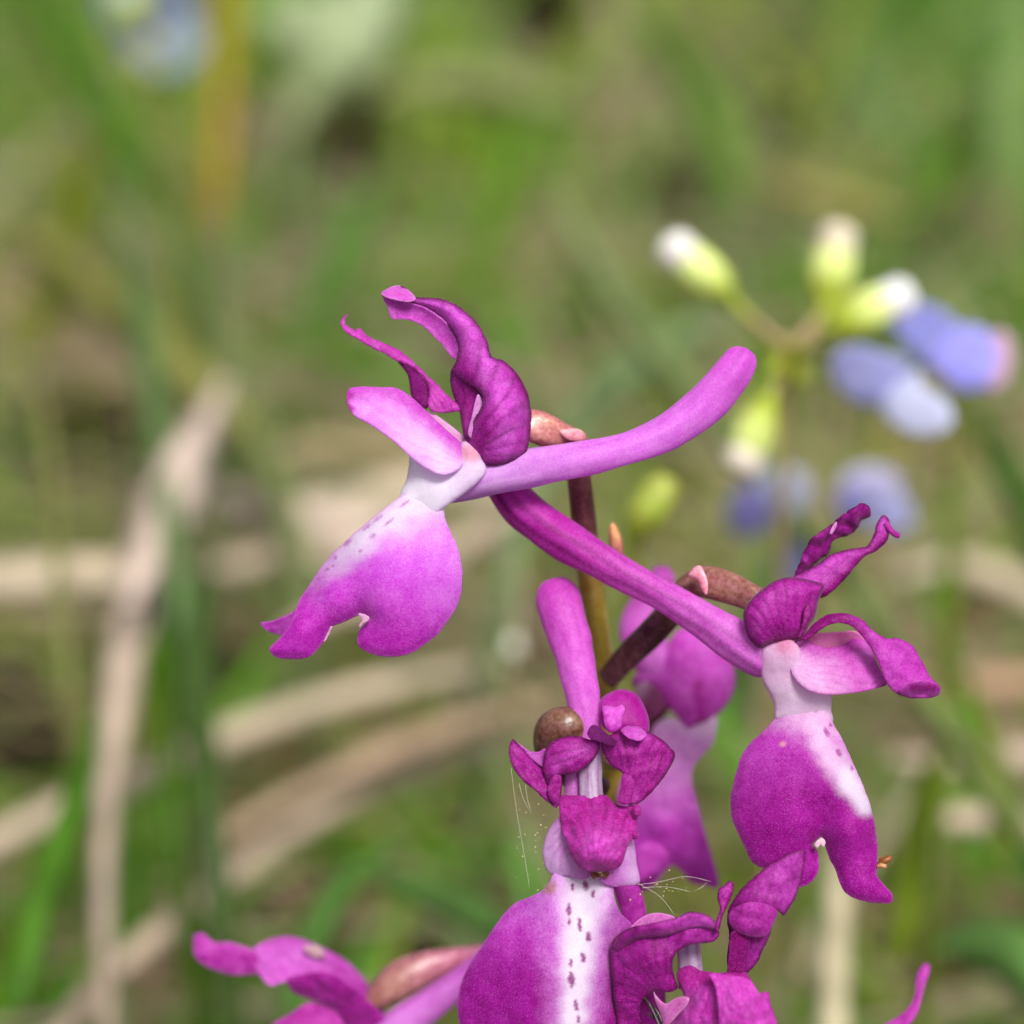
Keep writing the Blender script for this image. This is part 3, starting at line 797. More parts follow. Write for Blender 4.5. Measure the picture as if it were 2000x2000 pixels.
g = Geo()   # left sepal, folded
paintC = lambda c1: (lambda x, y, d: np.tile(np.asarray(c1), (len(x), 1)))
g.sheet([(1001, 1443), (1010, 1450), (1021, 1462), (1038, 1476), (1056, 1494), (1064, 1485), (1075, 1470), (1098, 1490), (1100, 1512), (1098, 1540), (1092, 1572), (1086, 1578), (1070, 1567), (1045, 1545), (1021, 1524), (1005, 1505), (996, 1486), (994, 1462)],
        [(1000, 1446, 0.0), (996, 1486, 0.6), (1070, 1565, 0.8), (1060, 1500, -0.1), (1098, 1540, 0.2)], paintC(lin(176, 28, 146)), h=4, bulge=(0.3, 18), wav=(0.3, 0.04), edge=(EDGE, 8, 0.95), veins=(1080, 1580, 44, 0.80), rag=2)
g.sheet([(1008, 1450), (1021, 1457), (1035, 1467), (1052, 1468), (1064, 1462), (1070, 1478), (1060, 1497), (1050, 1492), (1030, 1474)], [(1010, 1452, -0.3), (1060, 1490, 0.2)], const(lin(208, 92, 194)), h=4)
g.sheet([(1062, 1478), (1066, 1462), (1078, 1449), (1098, 1440), (1126, 1437), (1149, 1444), (1168, 1448), (1172, 1456), (1166, 1474), (1149, 1495), (1130, 1507), (1112, 1512), (1096, 1514), (1084, 1524), (1074, 1540), (1066, 1522), (1060, 1500)],
        [(1065, 1470, 0.5), (1110, 1470, 1.0), (1168, 1455, 0.6), (1075, 1530, 0.6)], lambda x, y, d: mix(lin(176, 26, 148), lin(204, 66, 184), np.exp(-((seg_dist(x, y, [(1085, 1500), (1110, 1470), (1150, 1462)])[0]) / 14) ** 2) * 0.8), h=4, bulge=(0.7, 24), wav=(0.2, 0.04), edge=(EDGE, 9, 0.95), veins=(1180, 1450, 30, 0.72))
g.sheet([(1070, 1548), (1075, 1524), (1084, 1514), (1096, 1516), (1094, 1540), (1090, 1572), (1080, 1570)], [(1084, 1516, 0.9), (1086, 1570, 1.0)], paintC(lin(160, 14, 130)), h=4, bulge=(0.25, 9), wav=(0.25, 0.06), edge=(lin(190, 60, 170), 3, 0.5))
C.part('sepal', g, M_PETAL)

g = Geo()   # right sepal
g.sheet([(1174, 1454), (1184, 1440), (1200, 1432), (1222, 1426), (1263, 1428), (1292, 1444), (1312, 1462), (1319, 1472), (1316, 1486), (1297, 1518), (1263, 1557), (1243, 1571), (1222, 1571), (1208, 1566), (1212, 1538), (1216, 1512), (1196, 1498), (1180, 1474)],
        [(1178, 1455, 0.6), (1240, 1470, 1.1), (1316, 1475, 0.2), (1225, 1565, 0.8), (1210, 1510, 0.7)], paintC(lin(182, 32, 154)), h=4, bulge=(0.5, 26), wav=(0.3, 0.03), edge=(EDGE, 9, 0.95), veins=(1225, 1585, 40, 0.80), rag=2)
g.sheet([(1212, 1428), (1222, 1419), (1240, 1418), (1256, 1424), (1263, 1434), (1252, 1447), (1238, 1446), (1222, 1438)], [(1220, 1428, 1.5), (1260, 1432, 1.3), (1240, 1446, 2.1)], const(lin(218, 92, 202)), h=3.5, bulge=(0.2, 12), wav=(0.3, 0.06), edge=(lin(196, 56, 176), 4, 0.4), rag=3)
g.sheet([(1208, 1566), (1212, 1538), (1217, 1512), (1236, 1520), (1238, 1545), (1228, 1570), (1218, 1572)], [(1215, 1520, 1.3), (1220, 1568, 1.5)], paintC(lin(166, 18, 136)), h=4, bulge=(0.2, 9), edge=(lin(190, 60, 170), 3, 0.4))
g.sheet([(1146, 1434), (1152, 1420), (1164, 1416), (1176, 1424), (1190, 1436), (1206, 1444), (1202, 1456), (1186, 1458), (1168, 1450), (1154, 1446)], [(1150, 1430, 1.2), (1176, 1436, 1.9), (1202, 1450, 1.7)],
        lambda x, y, d: mix(lin(222, 98, 208), lin(190, 46, 170), sm(1160, 1205, x)), h=3.5, bulge=(0.6, 14), wav=(0.3, 0.06), edge=(lin(176, 30, 150), 4, 0.5), rag=3)
C.part('sepal', g, M_PETAL)

g = Geo()   # pale side petals under the hood
g.sheet([(1096, 1596), (1082, 1606), (1067, 1632), (1060, 1666), (1068, 1700), (1085, 1711), (1110, 1712), (1140, 1718), (1160, 1700), (1130, 1650)],
        [(1062, 1660, 0.4), (1140, 1700, 1.4), (1095, 1600, 0.8)], grad((1062, 1670), (1150, 1640), lin(226, 178, 224), lin(206, 84, 190)), h=5, bulge=(0.8, 26), edge=(lin(200, 80, 184), 4, 0.4), veins=(1130, 1590, 30, 0.32))
g.sheet([(1226, 1628), (1238, 1644), (1244, 1688), (1249, 1724), (1222, 1730), (1190, 1731), (1172, 1716), (1200, 1680)], [(1245, 1690, 0.6), (1190, 1725, 1.5), (1230, 1640, 1.0)],
        grad((1244, 1700), (1190, 1700), lin(224, 170, 222), lin(212, 110, 204)), h=5, bulge=(0.6, 22), edge=(lin(206, 90, 190), 4, 0.4))
C.part('petal', g, M_SMOOTH)

g = Geo()   # hood nodding towards the viewer
def paintC4(x, y, d):
    c = mix(lin(192, 34, 156), lin(228, 84, 204), np.exp(-(((x - 1168) / 46) ** 2 + ((y - 1652) / 30) ** 2)))
    c = mix(c, lin(196, 36, 168), 0.8 * np.exp(-(((x - 1168) / 28) ** 2 + ((y - 1664) / 5) ** 2)))  # crease shade on the bright nose painted in as a darker line
    return mix(c, lin(214, 62, 186), 0.5 * vnoise(x, y, 0.08, 1.0))
g.sheet([(1094, 1556), (1110, 1553), (1140, 1554), (1165, 1552), (1187, 1555), (1200, 1568), (1218, 1575), (1236, 1572), (1244, 1582), (1245, 1606), (1240, 1632), (1226, 1654), (1216, 1684), (1200, 1698), (1168, 1703), (1140, 1699), (1122, 1682), (1108, 1648), (1098, 1622), (1093, 1592)],
        [(1110, 1560, 0.6), (1165, 1620, 2.6), (1168, 1668, 4.2), (1168, 1692, 3.0), (1205, 1660, 3.0), (1132, 1655, 3.0), (1240, 1590, 1.0), (1096, 1600, 1.2), (1170, 1585, 1.0)], paintC4, h=4, bulge=(0.9, 34), wav=(0.35, 0.04), edge=(lin(160, 16, 130), 5, 0.5), veins=(1165, 1720, 34, 0.64), rag=2)
g.tube([(1236, 1575, 1.6, 8), (1244, 1582, 1.8, 9), (1244, 1596, 1.9, 6)], lambda fr, a: np.tile(lin(176, 26, 140), (len(a), 1)), seg=10, step=3, round_ends=(True, True))
g.tube([(1232, 1624, 2.0, 7), (1241, 1630, 2.0, 8), (1238, 1640, 2.0, 5)], lambda fr, a: np.tile(lin(176, 26, 140), (len(a), 1)), seg=10, step=3, round_ends=(True, True))
C.part('hood', g, M_PETAL)
g = Geo()   # withered brown stigma scrap
g.sheet([(1154, 1708), (1162, 1700), (1172, 1706), (1186, 1700), (1190, 1710), (1180, 1716), (1168, 1713), (1160, 1717)], [(1170, 1710, 2.2)], const(lin(150, 88, 70)), h=3, wav=(0.5, 0.1), rag=4)
C.part('stigma', g, M_PETAL)

spotsC = [(1111, 1776, 6, 14, 0.0), (1132, 1806, 5, 16, 0.1), (1149, 1830, 6, 11, 0.0), (1139, 1870, 6, 11, 0.0), (1115, 1881, 5, 9, 0), (1116, 1913, 7, 18, 0.15), (1125, 1963, 5, 12, 0.1), (1143, 1729, 6, 12, 0.2), (1158, 1746, 5, 8, 0), (1118, 1732, 3, 10, 0.1), (1112, 1800, 4, 8, 0.1), (1130, 1990, 4, 8, 0)]
def paintC5(x, y, d):
    cx = 1142 - (y - 1720) * 0.085
    wid = np.interp(y, [1720, 1780, 1850, 1930, 2050], [58, 50, 40, 34, 26])
    n = vnoise(x, y, 0.035, 7.0) * 9
    white = 1 - sm(wid * 0.25, wid * 1.35, np.abs(x - cx) + n)
    halo = 1 - sm(wid * 0.9, wid * 2.6, np.abs(x - cx) + n)
    body = mix(lin(196, 52, 184), lin(170, 12, 150), sm(1800, 1960, y + np.abs(x - 1130) * 0.12))
    body = mix(body, lin(206, 96, 204), 0.6 * (1 - sm(1740, 1840, y)) * (x < 1120))
    body = mix(body, lin(156, 10, 132), sm(1160, 1200, x) * sm(1790, 1850, y))  # half tucked under the neighbouring sepal, its shade painted darker
    c = mix(mix(body, lin(222, 140, 222), 0.5 * halo), WHITE, white)
    for sx, sy, a, b, w in spotsC:
        u = (np.cos(w) * (x - sx) - np.sin(w) * (y - sy)) / a
        q = (np.sin(w) * (x - sx) + np.cos(w) * (y - sy)) / b
        c = mix(c, lin(140, 20, 116), 0.9 * (1 - sm(0.55, 1.15, np.hypot(u, q) + 0.5 * vnoise(x, y, 0.16, 3.0))))
    brown = np.hypot((x - 1072) / 20, (y - 1734) / 18)
    return mix(c, lin(170, 110, 80), 0.8 * (1 - sm(0.3, 1.1, brown)))
outC = [(1082, 1706), (1074, 1722), (1060, 1738), (1034, 1752), (1006, 1764), (985, 1784), (960, 1818), (942, 1846), (926, 1868), (908, 1902), (898, 1930), (893, 1964), (900, 2010), (925, 2050), (970, 2075), (1030, 2082), (1085, 2072), (1105, 2050), (1125, 2048), (1150, 2075), (1200, 2080), (1250, 2062), (1290, 2010), (1300, 1950), (1290, 1890), (1262, 1840), (1232, 1802), (1212, 1782), (1202, 1756), (1194, 1726), (1170, 1712), (1120, 1704)]
g = Geo()
g.sheet(outC, [(1140, 1725, 0.3), (1092, 1728, 1.3), (1190, 1728, 1.3), (1138, 1770, 0.9), (1095, 1780, 1.5), (1180, 1780, 1.5), (1135, 1810, 1.6), (1120, 1900, 2.6), (1115, 2030, 3.0), (1010, 1900, 1.4), (900, 1950, -0.8), (960, 1820, 0.0), (1020, 1765, 0.2), (1240, 1900, -0.4), (1290, 1960, -2.2), (1220, 1800, 0.1), (960, 2060, 0.4)],
        paintC5, h=3.5, bulge=(0.4, 60), curl=(0.2, 10), wav=(0.12, 0.015), edge=(lin(222, 120, 210), 4, 0.35), rag=2)
C.part('lip', g, M_LIP)
# ================= flower D: lower flower beside C, cut by the frame
D = Flower('lower flower with an upward-curled sepal touching the lip above it', 1390, 1960, 0.5)
g = Geo()   # tall sepal curling up against the lip of B
g.sheet([(1487, 1700), (1505, 1686), (1526, 1675), (1552, 1663), (1572, 1660), (1574, 1676), (1570, 1700), (1562, 1730), (1553, 1757), (1542, 1774), (1530, 1789), (1519, 1780), (1512, 1800), (1500, 1834), (1486, 1866), (1472, 1890), (1456, 1902), (1425, 1904), (1419, 1880), (1421, 1850), (1424, 1824), (1420, 1790), (1427, 1766), (1450, 1735)],
        [(1495, 1698, 2.8), (1560, 1670, 3.0), (1540, 1760, 3.0), (1424, 1790, 2.2), (1470, 1770, 3.4), (1440, 1895, 1.6), (1500, 1830, 2.4)],
        lambda x, y, d: mix(lin(168, 24, 144), lin(196, 58, 178), sm(0, 1, (x - 1450) / 100) * (1 - sm(1760, 1800, y)) + 0.6 * sm(1800, 1850, y) * sm(1450, 1480, x)), h=4, bulge=(0.45, 26), wav=(0.25, 0.03), edge=(EDGE, 9, 0.95), veins=(1440, 1930, 40, 0.56), rag=3)
g.sheet([(1428, 1822), (1440, 1818), (1462, 1828), (1464, 1850), (1456, 1880), (1448, 1902), (1424, 1902), (1424, 1860)], [(1430, 1825, 3.5), (1460, 1840, 3.2), (1440, 1898, 2.9)], const(lin(142, 6, 112)), h=4, edge=(lin(176, 40, 150), 4, 0.5))
g.sheet([(1424, 1786), (1440, 1770), (1466, 1762), (1496, 1766), (1519, 1781), (1512, 1800), (1498, 1826), (1470, 1830), (1440, 1820), (1426, 1806)], [(1430, 1795, 3.4), (1480, 1785, 4.1), (1510, 1790, 3.4), (1460, 1825, 3.8)],
        const(lin(184, 40, 160)), h=4, bulge=(0.5, 22), wav=(0.25, 0.04), edge=(lin(210, 100, 192), 3, 0.35), veins=(1560, 1660, 30, 0.40))
D.part('sepal', g, M_PETAL)
g = Geo()   # left sepal with the small twisted tip
g.sheet([(1192, 1856), (1198, 1834), (1214, 1820), (1236, 1811), (1262, 1806), (1290, 1802), (1316, 1794), (1346, 1781), (1372, 1784), (1392, 1797), (1402, 1812), (1404, 1828), (1390, 1840), (1366, 1843), (1338, 1849), (1320, 1862), (1314, 1884), (1318, 1910), (1324, 1930), (1306, 1938), (1282, 1936), (1262, 1944), (1252, 1962), (1252, 2010), (1215, 2020), (1200, 1960), (1196, 1900)],
        [(1200, 1850, 1.8), (1260, 1860, 3.4), (1350, 1815, 3.2), (1400, 1825, 2.4), (1310, 1930, 2.4), (1225, 1990, 1.6), (1310, 1800, 2.2)],
        lambda x, y, d: mix(lin(166, 18, 140), lin(200, 50, 178), sm(1320, 1390, x)), h=5, bulge=(0.5, 28), wav=(0.35, 0.025), edge=(EDGE, 9, 0.95), veins=(1300, 1960, 32, 0.64), rag=2)
g.sheet([(1398, 1800), (1406, 1775), (1401, 1754), (1404, 1737), (1414, 1729), (1424, 1721), (1433, 1724), (1432, 1742), (1424, 1764), (1412, 1788), (1406, 1812), (1398, 1824)], [(1402, 1815, 3.3), (1404, 1745, 2.6), (1430, 1725, 2.4)],
        const(lin(184, 36, 156)), h=3.5, bulge=(0.3, 10), wav=(0.25, 0.05), edge=(EDGE, 7, 0.95))
g.sheet([(1232, 1812), (1250, 1794), (1272, 1784), (1296, 1784), (1318, 1792), (1300, 1806), (1262, 1812)], [(1235, 1812, 1.2), (1310, 1795, 1.3)], const(lin(224, 116, 200)), h=4, edge=(lin(238, 170, 214), 4, 0.5))
g.sheet([(1198, 1848), (1208, 1830), (1225, 1817), (1262, 1805), (1316, 1794), (1348, 1782), (1376, 1786), (1396, 1801), (1398, 1815), (1372, 1812), (1340, 1816), (1300, 1828), (1262, 1832), (1230, 1842), (1208, 1862)],
        [(1205, 1845, 2.4), (1262, 1818, 3.9), (1340, 1800, 3.7), (1392, 1808, 3.3), (1300, 1830, 3.6)], lambda x, y, d: mix(lin(172, 24, 148), lin(206, 66, 188), sm(1240, 1370, x)), h=4, bulge=(0.5, 14), wav=(0.25, 0.04), edge=(EDGE, 6, 0.8), veins=(1330, 1900, 40, 0.4), rag=2)
D.part('sepal', g, M_PETAL)
g = Geo()
g.tube([(1345, 1820, -0.6, 24), (1345, 1855, -0.4, 23), (1348, 1890, -0.2, 24), (1350, 1930, 0, 26)], lambda fr, a: mix(lin(206, 176, 204), lin(166, 122, 156), np.clip(np.cos(a * 7), 0, 1) ** 2), seg=42, step=8, ridges=(7, 0.04), round_ends=(False, False))
D.part('column', g, M_SMOOTH)
g = Geo()   # hood
g.sheet([(1322, 1902), (1332, 1890), (1348, 1886), (1366, 1894), (1386, 1898), (1410, 1900), (1432, 1894), (1456, 1900), (1470, 1918), (1474, 1934), (1492, 1940), (1500, 1936), (1504, 1954), (1512, 1980), (1520, 2010), (1520, 2060), (1470, 2090), (1390, 2090), (1330, 2060), (1308, 2010), (1318, 1980), (1334, 1950)],
        [(1330, 1900, 1.6), (1420, 1960, 4.0), (1500, 1945, 2.4), (1400, 2060, 3.4), (1315, 2000, 2.0)],
        lambda x, y, d: mix(mix(lin(214, 58, 186), lin(188, 30, 150), 1 - sm(0, 40, seg_dist(x, y, [(1330, 1900), (1400, 1905), (1460, 1905)])[0])), lin(226, 110, 208), 0.5 * (1 - sm(1330, 1385, x)) * sm(1930, 1970, y)), h=5, bulge=(1.0, 40), wav=(0.35, 0.03), edge=(lin(150, 12, 120), 5, 0.5), veins=(1395, 1870, 36, 0.48), rag=3)
g.sheet([(1385, 1902), (1396, 1925), (1402, 1960), (1410, 2020), (1460, 2040), (1510, 2010), (1505, 1970), (1480, 1935), (1462, 1912), (1420, 1904)], [(1392, 1910, 4.3), (1450, 1970, 5.4), (1500, 1980, 4.2), (1410, 2020, 4.9)],
        const(lin(222, 70, 196)), h=5, bulge=(0.5, 24), wav=(0.35, 0.035), edge=(lin(200, 50, 170), 4, 0.4), veins=(1400, 1880, 44, 0.40))
D.part('hood', g, M_PETAL)
g = Geo()   # pinkish translucent petal tips in the gap
g.sheet([(1276, 1934), (1282, 1945), (1300, 1960), (1318, 1950), (1334, 1946), (1346, 1950), (1340, 1966), (1326, 1980), (1312, 1996), (1296, 2010), (1290, 1980), (1280, 1956)], [(1278, 1938, 2.2), (1340, 1955, 3.6), (1300, 2000, 2.8)], const(lin(220, 112, 190)), h=4, bulge=(0.3, 12), edge=(lin(240, 172, 208), 4, 0.6), veins=(1296, 2010, 24, 0.48))
D.part('petal', g, M_SMOOTH)
g = Geo()
for pth in ([(1258, 1946), (1266, 1958), (1274, 1972), (1282, 1990), (1290, 2008)], [(1268, 1972), (1276, 1968), (1286, 1980), (1294, 2000)], [(1262, 1978), (1272, 1984), (1284, 1994), (1296, 2012)], [(1276, 1960), (1280, 1976), (1286, 1988)]):
    g.tube([(x, y, 3.2 + 0.2 * i, 3.0 if i else 1.2) for i, (x, y) in enumerate(pth)], lambda fr, a: np.tile(lin(38, 26, 28), (len(a), 1)), seg=6, step=3)
D.part('withered_anther', g, M_OVARY)

# ================= flower E: beside C, behind the plane of focus
E = Flower('softly blurred flower low on the open side, its pointed sepal reaching out', 740, 1990, -14)
d0 = -14.0
g = Geo()
g.sheet([(378, 1828), (388, 1822), (400, 1825), (418, 1840), (446, 1840), (476, 1848), (500, 1860), (508, 1884), (502, 1902), (478, 1904), (452, 1904), (424, 1896), (400, 1886), (380, 1868)],
        [(380, 1840, d0), (500, 1880, d0 + 1.2), (450, 1850, d0 + 0.6)], lambda x, y, d: mix(lin(206, 66, 184), lin(180, 30, 156), np.exp(-((y - 1872) / 14) ** 2) * 0.8), h=5, bulge=(0.6, 24), wav=(0.3, 0.03), edge=(lin(220, 110, 208), 6, 0.4), veins=(520, 1880, 30, 0.32))
g.sheet([(490, 1860), (514, 1840), (557, 1829), (590, 1834), (626, 1849), (660, 1866), (690, 1888), (715, 1916), (735, 1950), (758, 1996), (740, 2030), (690, 2010), (640, 1960), (600, 1925), (566, 1916), (528, 1925), (508, 1906), (498, 1884)],
        [(500, 1870, d0 + 1.0), (600, 1850, d0 - 0.4), (560, 1900, d0 + 1.6), (730, 1970, d0 - 0.2), (680, 1920, d0 + 0.8)], lambda x, y, d: mix(lin(222, 100, 208), lin(190, 44, 168), sm(590, 680, x) * 0.6 + 0.5 * (1 - sm(1832, 1856, y))), h=6, bulge=(0.7, 34), wav=(0.3, 0.02), veins=(760, 2010, 30, 0.32))
g.sheet([(592, 1850), (612, 1846), (628, 1852), (634, 1866), (622, 1872), (604, 1864)], [(612, 1858, d0 + 1.1)], const(lin(214, 176, 176)), h=5, bulge=(0.2, 8))
g.sheet([(560, 1912), (590, 1902), (638, 1898), (676, 1916), (715, 1950), (757, 1998), (765, 2050), (700, 2040), (664, 1994), (640, 1966), (606, 1952), (572, 1938)],
        [(565, 1915, d0 + 2.2), (640, 1920, d0 + 3.0), (750, 2010, d0 + 1.2), (620, 1955, d0 + 2.2)], const(lin(182, 30, 158)), h=6, bulge=(0.6, 24), wav=(0.3, 0.03), edge=(lin(206, 70, 186), 6, 0.5), veins=(760, 2020, 40, 0.48))
E.part('sepal', g, M_PETAL)
g = Geo()
g.sheet([(530, 2004), (560, 1984), (604, 1958), (640, 1966), (672, 2000), (690, 2060), (640, 2100), (560, 2090), (520, 2040)], [(540, 2000, d0 + 1.0), (640, 1975, d0 + 1.8), (600, 2080, d0 + 1.0)], const(lin(206, 58, 178)), h=7, bulge=(0.8, 36), wav=(0.3, 0.03))
E.part('petal', g, M_PETAL)
g = Geo()
g.tube([(712, 1972, -14.2, 12), (740, 1946, -14.2, 26), (780, 1914, -14.3, 36), (830, 1890, -14.5, 33), (885, 1872, -14.8, 22), (930, 1860, -15.2, 14), (1000, 1840, -14.5, 13), (1120, 1860, -16.0, 14)],
       lambda fr, a: mix(mix(lin(150, 100, 92), lin(178, 100, 130), sm(0.1, 0.6, fr)), lin(120, 66, 80), 0.5 * np.clip(np.cos(a * 3 + 2 * fr), 0, 1) ** 3), seg=22, step=9, ridges=(3, 0.06), twist=1.5)
E.part('ovary', g, M_OVARY)
g = Geo()
g.tube([(742, 2050, -12.8, 44), (790, 2000, -13.0, 38), (850, 1955, -13.2, 31), (905, 1914, -13.4, 28), (960, 1872, -13.6, 28), (1010, 1838, -13.8, 30), (1050, 1812, -14.0, 28)],
       lambda fr, a: mix(lin(222, 128, 216), lin(208, 84, 196), fr), seg=22, step=9)
E.part('spur', g, M_SMOOTH)

# ================= flower F: on the far side of the stem
F_ = Flower('softly blurred flower on the far side of the stem', 1320, 1400, -15)
d0 = -15.0
g = Geo()
g.tube([(1300, 1330, d0 + 0.5, 30), (1262, 1262, d0, 44), (1252, 1222, d0 - 0.3, 42), (1270, 1170, d0 - 0.6, 32), (1296, 1124, d0 - 0.9, 25), (1306, 1108, d0 - 1.0, 22)], lambda fr, a: mix(lin(222, 112, 212), lin(206, 70, 186), fr), seg=22, step=9, flat=0.7)
F_.part('spur', g, M_SMOOTH)
g = Geo()
g.sheet([(1300, 1270), (1318, 1235), (1345, 1225), (1378, 1244), (1416, 1272), (1434, 1306), (1432, 1350), (1406, 1392), (1366, 1416), (1342, 1424), (1322, 1400), (1290, 1370), (1255, 1352), (1236, 1340), (1240, 1318), (1268, 1300)],
        [(1330, 1250, d0 + 0.4), (1430, 1330, d0 - 0.2), (1350, 1410, d0 + 1.0), (1250, 1335, d0)], lambda x, y, d: mix(lin(218, 82, 202), lin(176, 18, 146), np.exp(-(seg_dist(x, y, [(1362, 1340), (1370, 1400)])[0] / 16) ** 2) * 0.9), h=6, bulge=(1.2, 50), wav=(0.3, 0.02), solid=0.5)
F_.part('hood', g, M_PETAL)
g = Geo()
g.sheet([(1244, 1340), (1262, 1330), (1290, 1350), (1300, 1380), (1280, 1400), (1254, 1392), (1240, 1366)], [(1270, 1365, d0 + 1.8)], lambda x, y, d: mix(lin(232, 180, 214), lin(150, 60, 110), sm(1270, 1300, y * 0.3 + x * 0.7 - 0)), h=5, bulge=(0.6, 18))
F_.part('throat', g, M_SMOOTH)
g = Geo()
def paintF(x, y, d):
    c = mix(lin(228, 150, 220), lin(200, 56, 188), sm(1440, 1640, y))
    return mix(lin(238, 196, 230), c, sm(1400, 1450, y - (x - 1330) * 0.3))
g.sheet([(1276, 1420), (1310, 1400), (1345, 1418), (1372, 1414), (1398, 1398), (1400, 1420), (1392, 1452), (1360, 1490), (1350, 1520), (1360, 1562), (1370, 1600), (1386, 1656), (1404, 1734), (1376, 1730), (1350, 1724), (1330, 1700), (1314, 1690), (1296, 1704), (1276, 1730), (1250, 1740), (1236, 1700), (1224, 1640), (1216, 1590), (1206, 1560), (1216, 1520), (1250, 1490), (1270, 1460)],
        [(1300, 1420, d0 + 1), (1320, 1500, d0 + 2), (1300, 1620, d0 + 2.2), (1400, 1720, d0 + 0.6), (1230, 1640, d0 + 0.8), (1250, 1735, d0 + 1)], paintF, h=6, bulge=(0.6, 50), wav=(0.3, 0.02))
F_.part('lip', g, M_LIP)
g = Geo()
g.sheet([(1238, 1660), (1260, 1645), (1290, 1650), (1306, 1672), (1290, 1696), (1262, 1716), (1245, 1722), (1240, 1690)], [(1270, 1680, d0 + 3.4)], const(lin(206, 66, 190)), h=6, bulge=(0.5, 18))
F_.part('petal', g, M_PETAL)
g = Geo()
g.sheet([(1196, 1720), (1212, 1728), (1236, 1722), (1252, 1740), (1262, 1800), (1240, 1815), (1220, 1796), (1206, 1760)], [(1225, 1760, -3.0)], const(lin(188, 40, 168)), h=5, bulge=(0.4, 16))
F_.part('sepal', g, M_PETAL)
g = Geo()
g.tube([(1300, 1360, d0 - 0.5, 22), (1270, 1400, d0 - 1.0, 24), (1225, 1450, d0 - 0.8, 24), (1190, 1490, -11.4, 20)], lambda fr, a: np.tile(lin(122, 70, 76), (len(a), 1)), seg=16, step=9)
F_.part('ovary', g, M_OVARY)

# ================= flower G: only the tip of one sepal rises into the frame
G_ = Flower('flower below the frame showing one thin sepal tip', 1740, 2040, -8)
g = Geo()
g.sheet([(1815, 1884), (1806, 1882), (1796, 1892), (1788, 1915), (1786, 1945), (1772, 1970), (1750, 1988), (1726, 2002), (1700, 2030), (1712, 2060), (1745, 2040), (1770, 2010), (1792, 1978), (1800, 1950), (1808, 1920), (1815, 1900)],
        [(1808, 1890, -8.6), (1780, 1970, -7.8), (1710, 2040, -7.5)], const(lin(204, 62, 182)), h=5, bulge=(0.4, 12), wav=(0.25, 0.03))
G_.part('sepal', g, M_PETAL)
g = Geo()
g.sheet([(1700, 2030), (1740, 2030), (1770, 2060), (1775, 2110), (1740, 2140), (1690, 2120), (1680, 2070)], [(1730, 2080, -7.4)], const(lin(196, 46, 172)), h=7, bulge=(1.2, 40), solid=0.8)
G_.part('hood', g, M_PETAL)
g = Geo()
g.tube([(1700, 2080, -8.2, 22), (1600, 2120, -10, 26), (1480, 2160, -13, 26), (1330, 2230, -18, 22)], lambda fr, a: np.tile(lin(150, 92, 90), (len(a), 1)), seg=16, step=14)
G_.part('ovary', g, M_OVARY)

# ================= spider silk and crumbs caught on the flowers
silk_mat = plant_mat('silk', rough=0.3, sss=0, transl=0.3, cell=40, bump=0.0, mott=0.05, spec=0.6)
so = P(1000, 1500, 0.6)
web = empty('spider_silk', so)
tag(web, 'fine spider silk threads hanging beside the middle flower', 'spider silk')
for pth in ([(998, 1500, 0.6), (1010, 1590, 0.5), (1024, 1670, 0.6), (1035, 1738, 0.7)], [(1014, 1530, 0.5), (1022, 1560, 0.4), (1038, 1590, 0.4)], [(1026, 1530, 0.6), (1030, 1560, 0.5), (1038, 1588, 0.6)],
            [(1246, 1728, 1.0), (1290, 1722, 0.5), (1340, 1712, 0.0), (1390, 1722, 0.4)], [(1248, 1726, 1.0), (1290, 1752, 0.6), (1318, 1788, 1.4)], [(1254, 1734, 1.0), (1300, 1732, 0.4), (1352, 1742, 0.3)], [(1355, 1742, 0.3), (1372, 1732, 0.4), (1382, 1722, 0.4)]):
    g = Geo()
    g.tube([(x, y, d, 0.4) for x, y, d in pth], lambda fr, a: np.tile(lin(214, 210, 190), (len(a), 1)), seg=6, step=14)
    g.build('thread', silk_mat, web, so)
g = Geo()
for i in range(46):
    if i < 26: x, y = random.uniform(1005, 1075), random.uniform(1560, 1740)
    else: x, y = random.gauss(1290, 45), random.gauss(1732, 16)
    r = random.uniform(0.9, 2.2)
    g.tube([(x - r, y, 0.6, r), (x, y - r * 0.3, 0.6, r), (x + r, y, 0.6, r)], lambda fr, a: np.tile(lin(222, 206, 150), (len(a), 1)), seg=6, step=2, round_ends=(True, True))
o_ = g.build('pollen_grains', silk_mat, web, so)
o_['kind'] = 'stuff'

co = P(1722, 1690, 1.4)
crumb = empty('plant_crumb', co)
tag(crumb, 'tiny brown plant crumb stuck to the edge of a hanging lip', 'plant crumb')
for pth, c_ in (([(1716, 1692, 1.4, 5), (1726, 1682, 1.6, 7), (1738, 1676, 1.6, 6), (1741, 1672, 1.5, 3)], lin(142, 84, 42)), ([(1712, 1694, 1.5, 4), (1722, 1690, 1.7, 5), (1732, 1694, 1.8, 4)], lin(206, 150, 104)), ([(1716, 1680, 1.2, 3), (1724, 1677, 1.3, 3), (1730, 1682, 1.4, 3)], lin(170, 100, 62))):
    g = Geo()
    g.tube(pth, lambda fr, a: np.tile(c_, (len(a), 1)), seg=8, step=3, round_ends=(True, True), wob=0.3)
    g.build('flake', M_DRY, crumb, co)
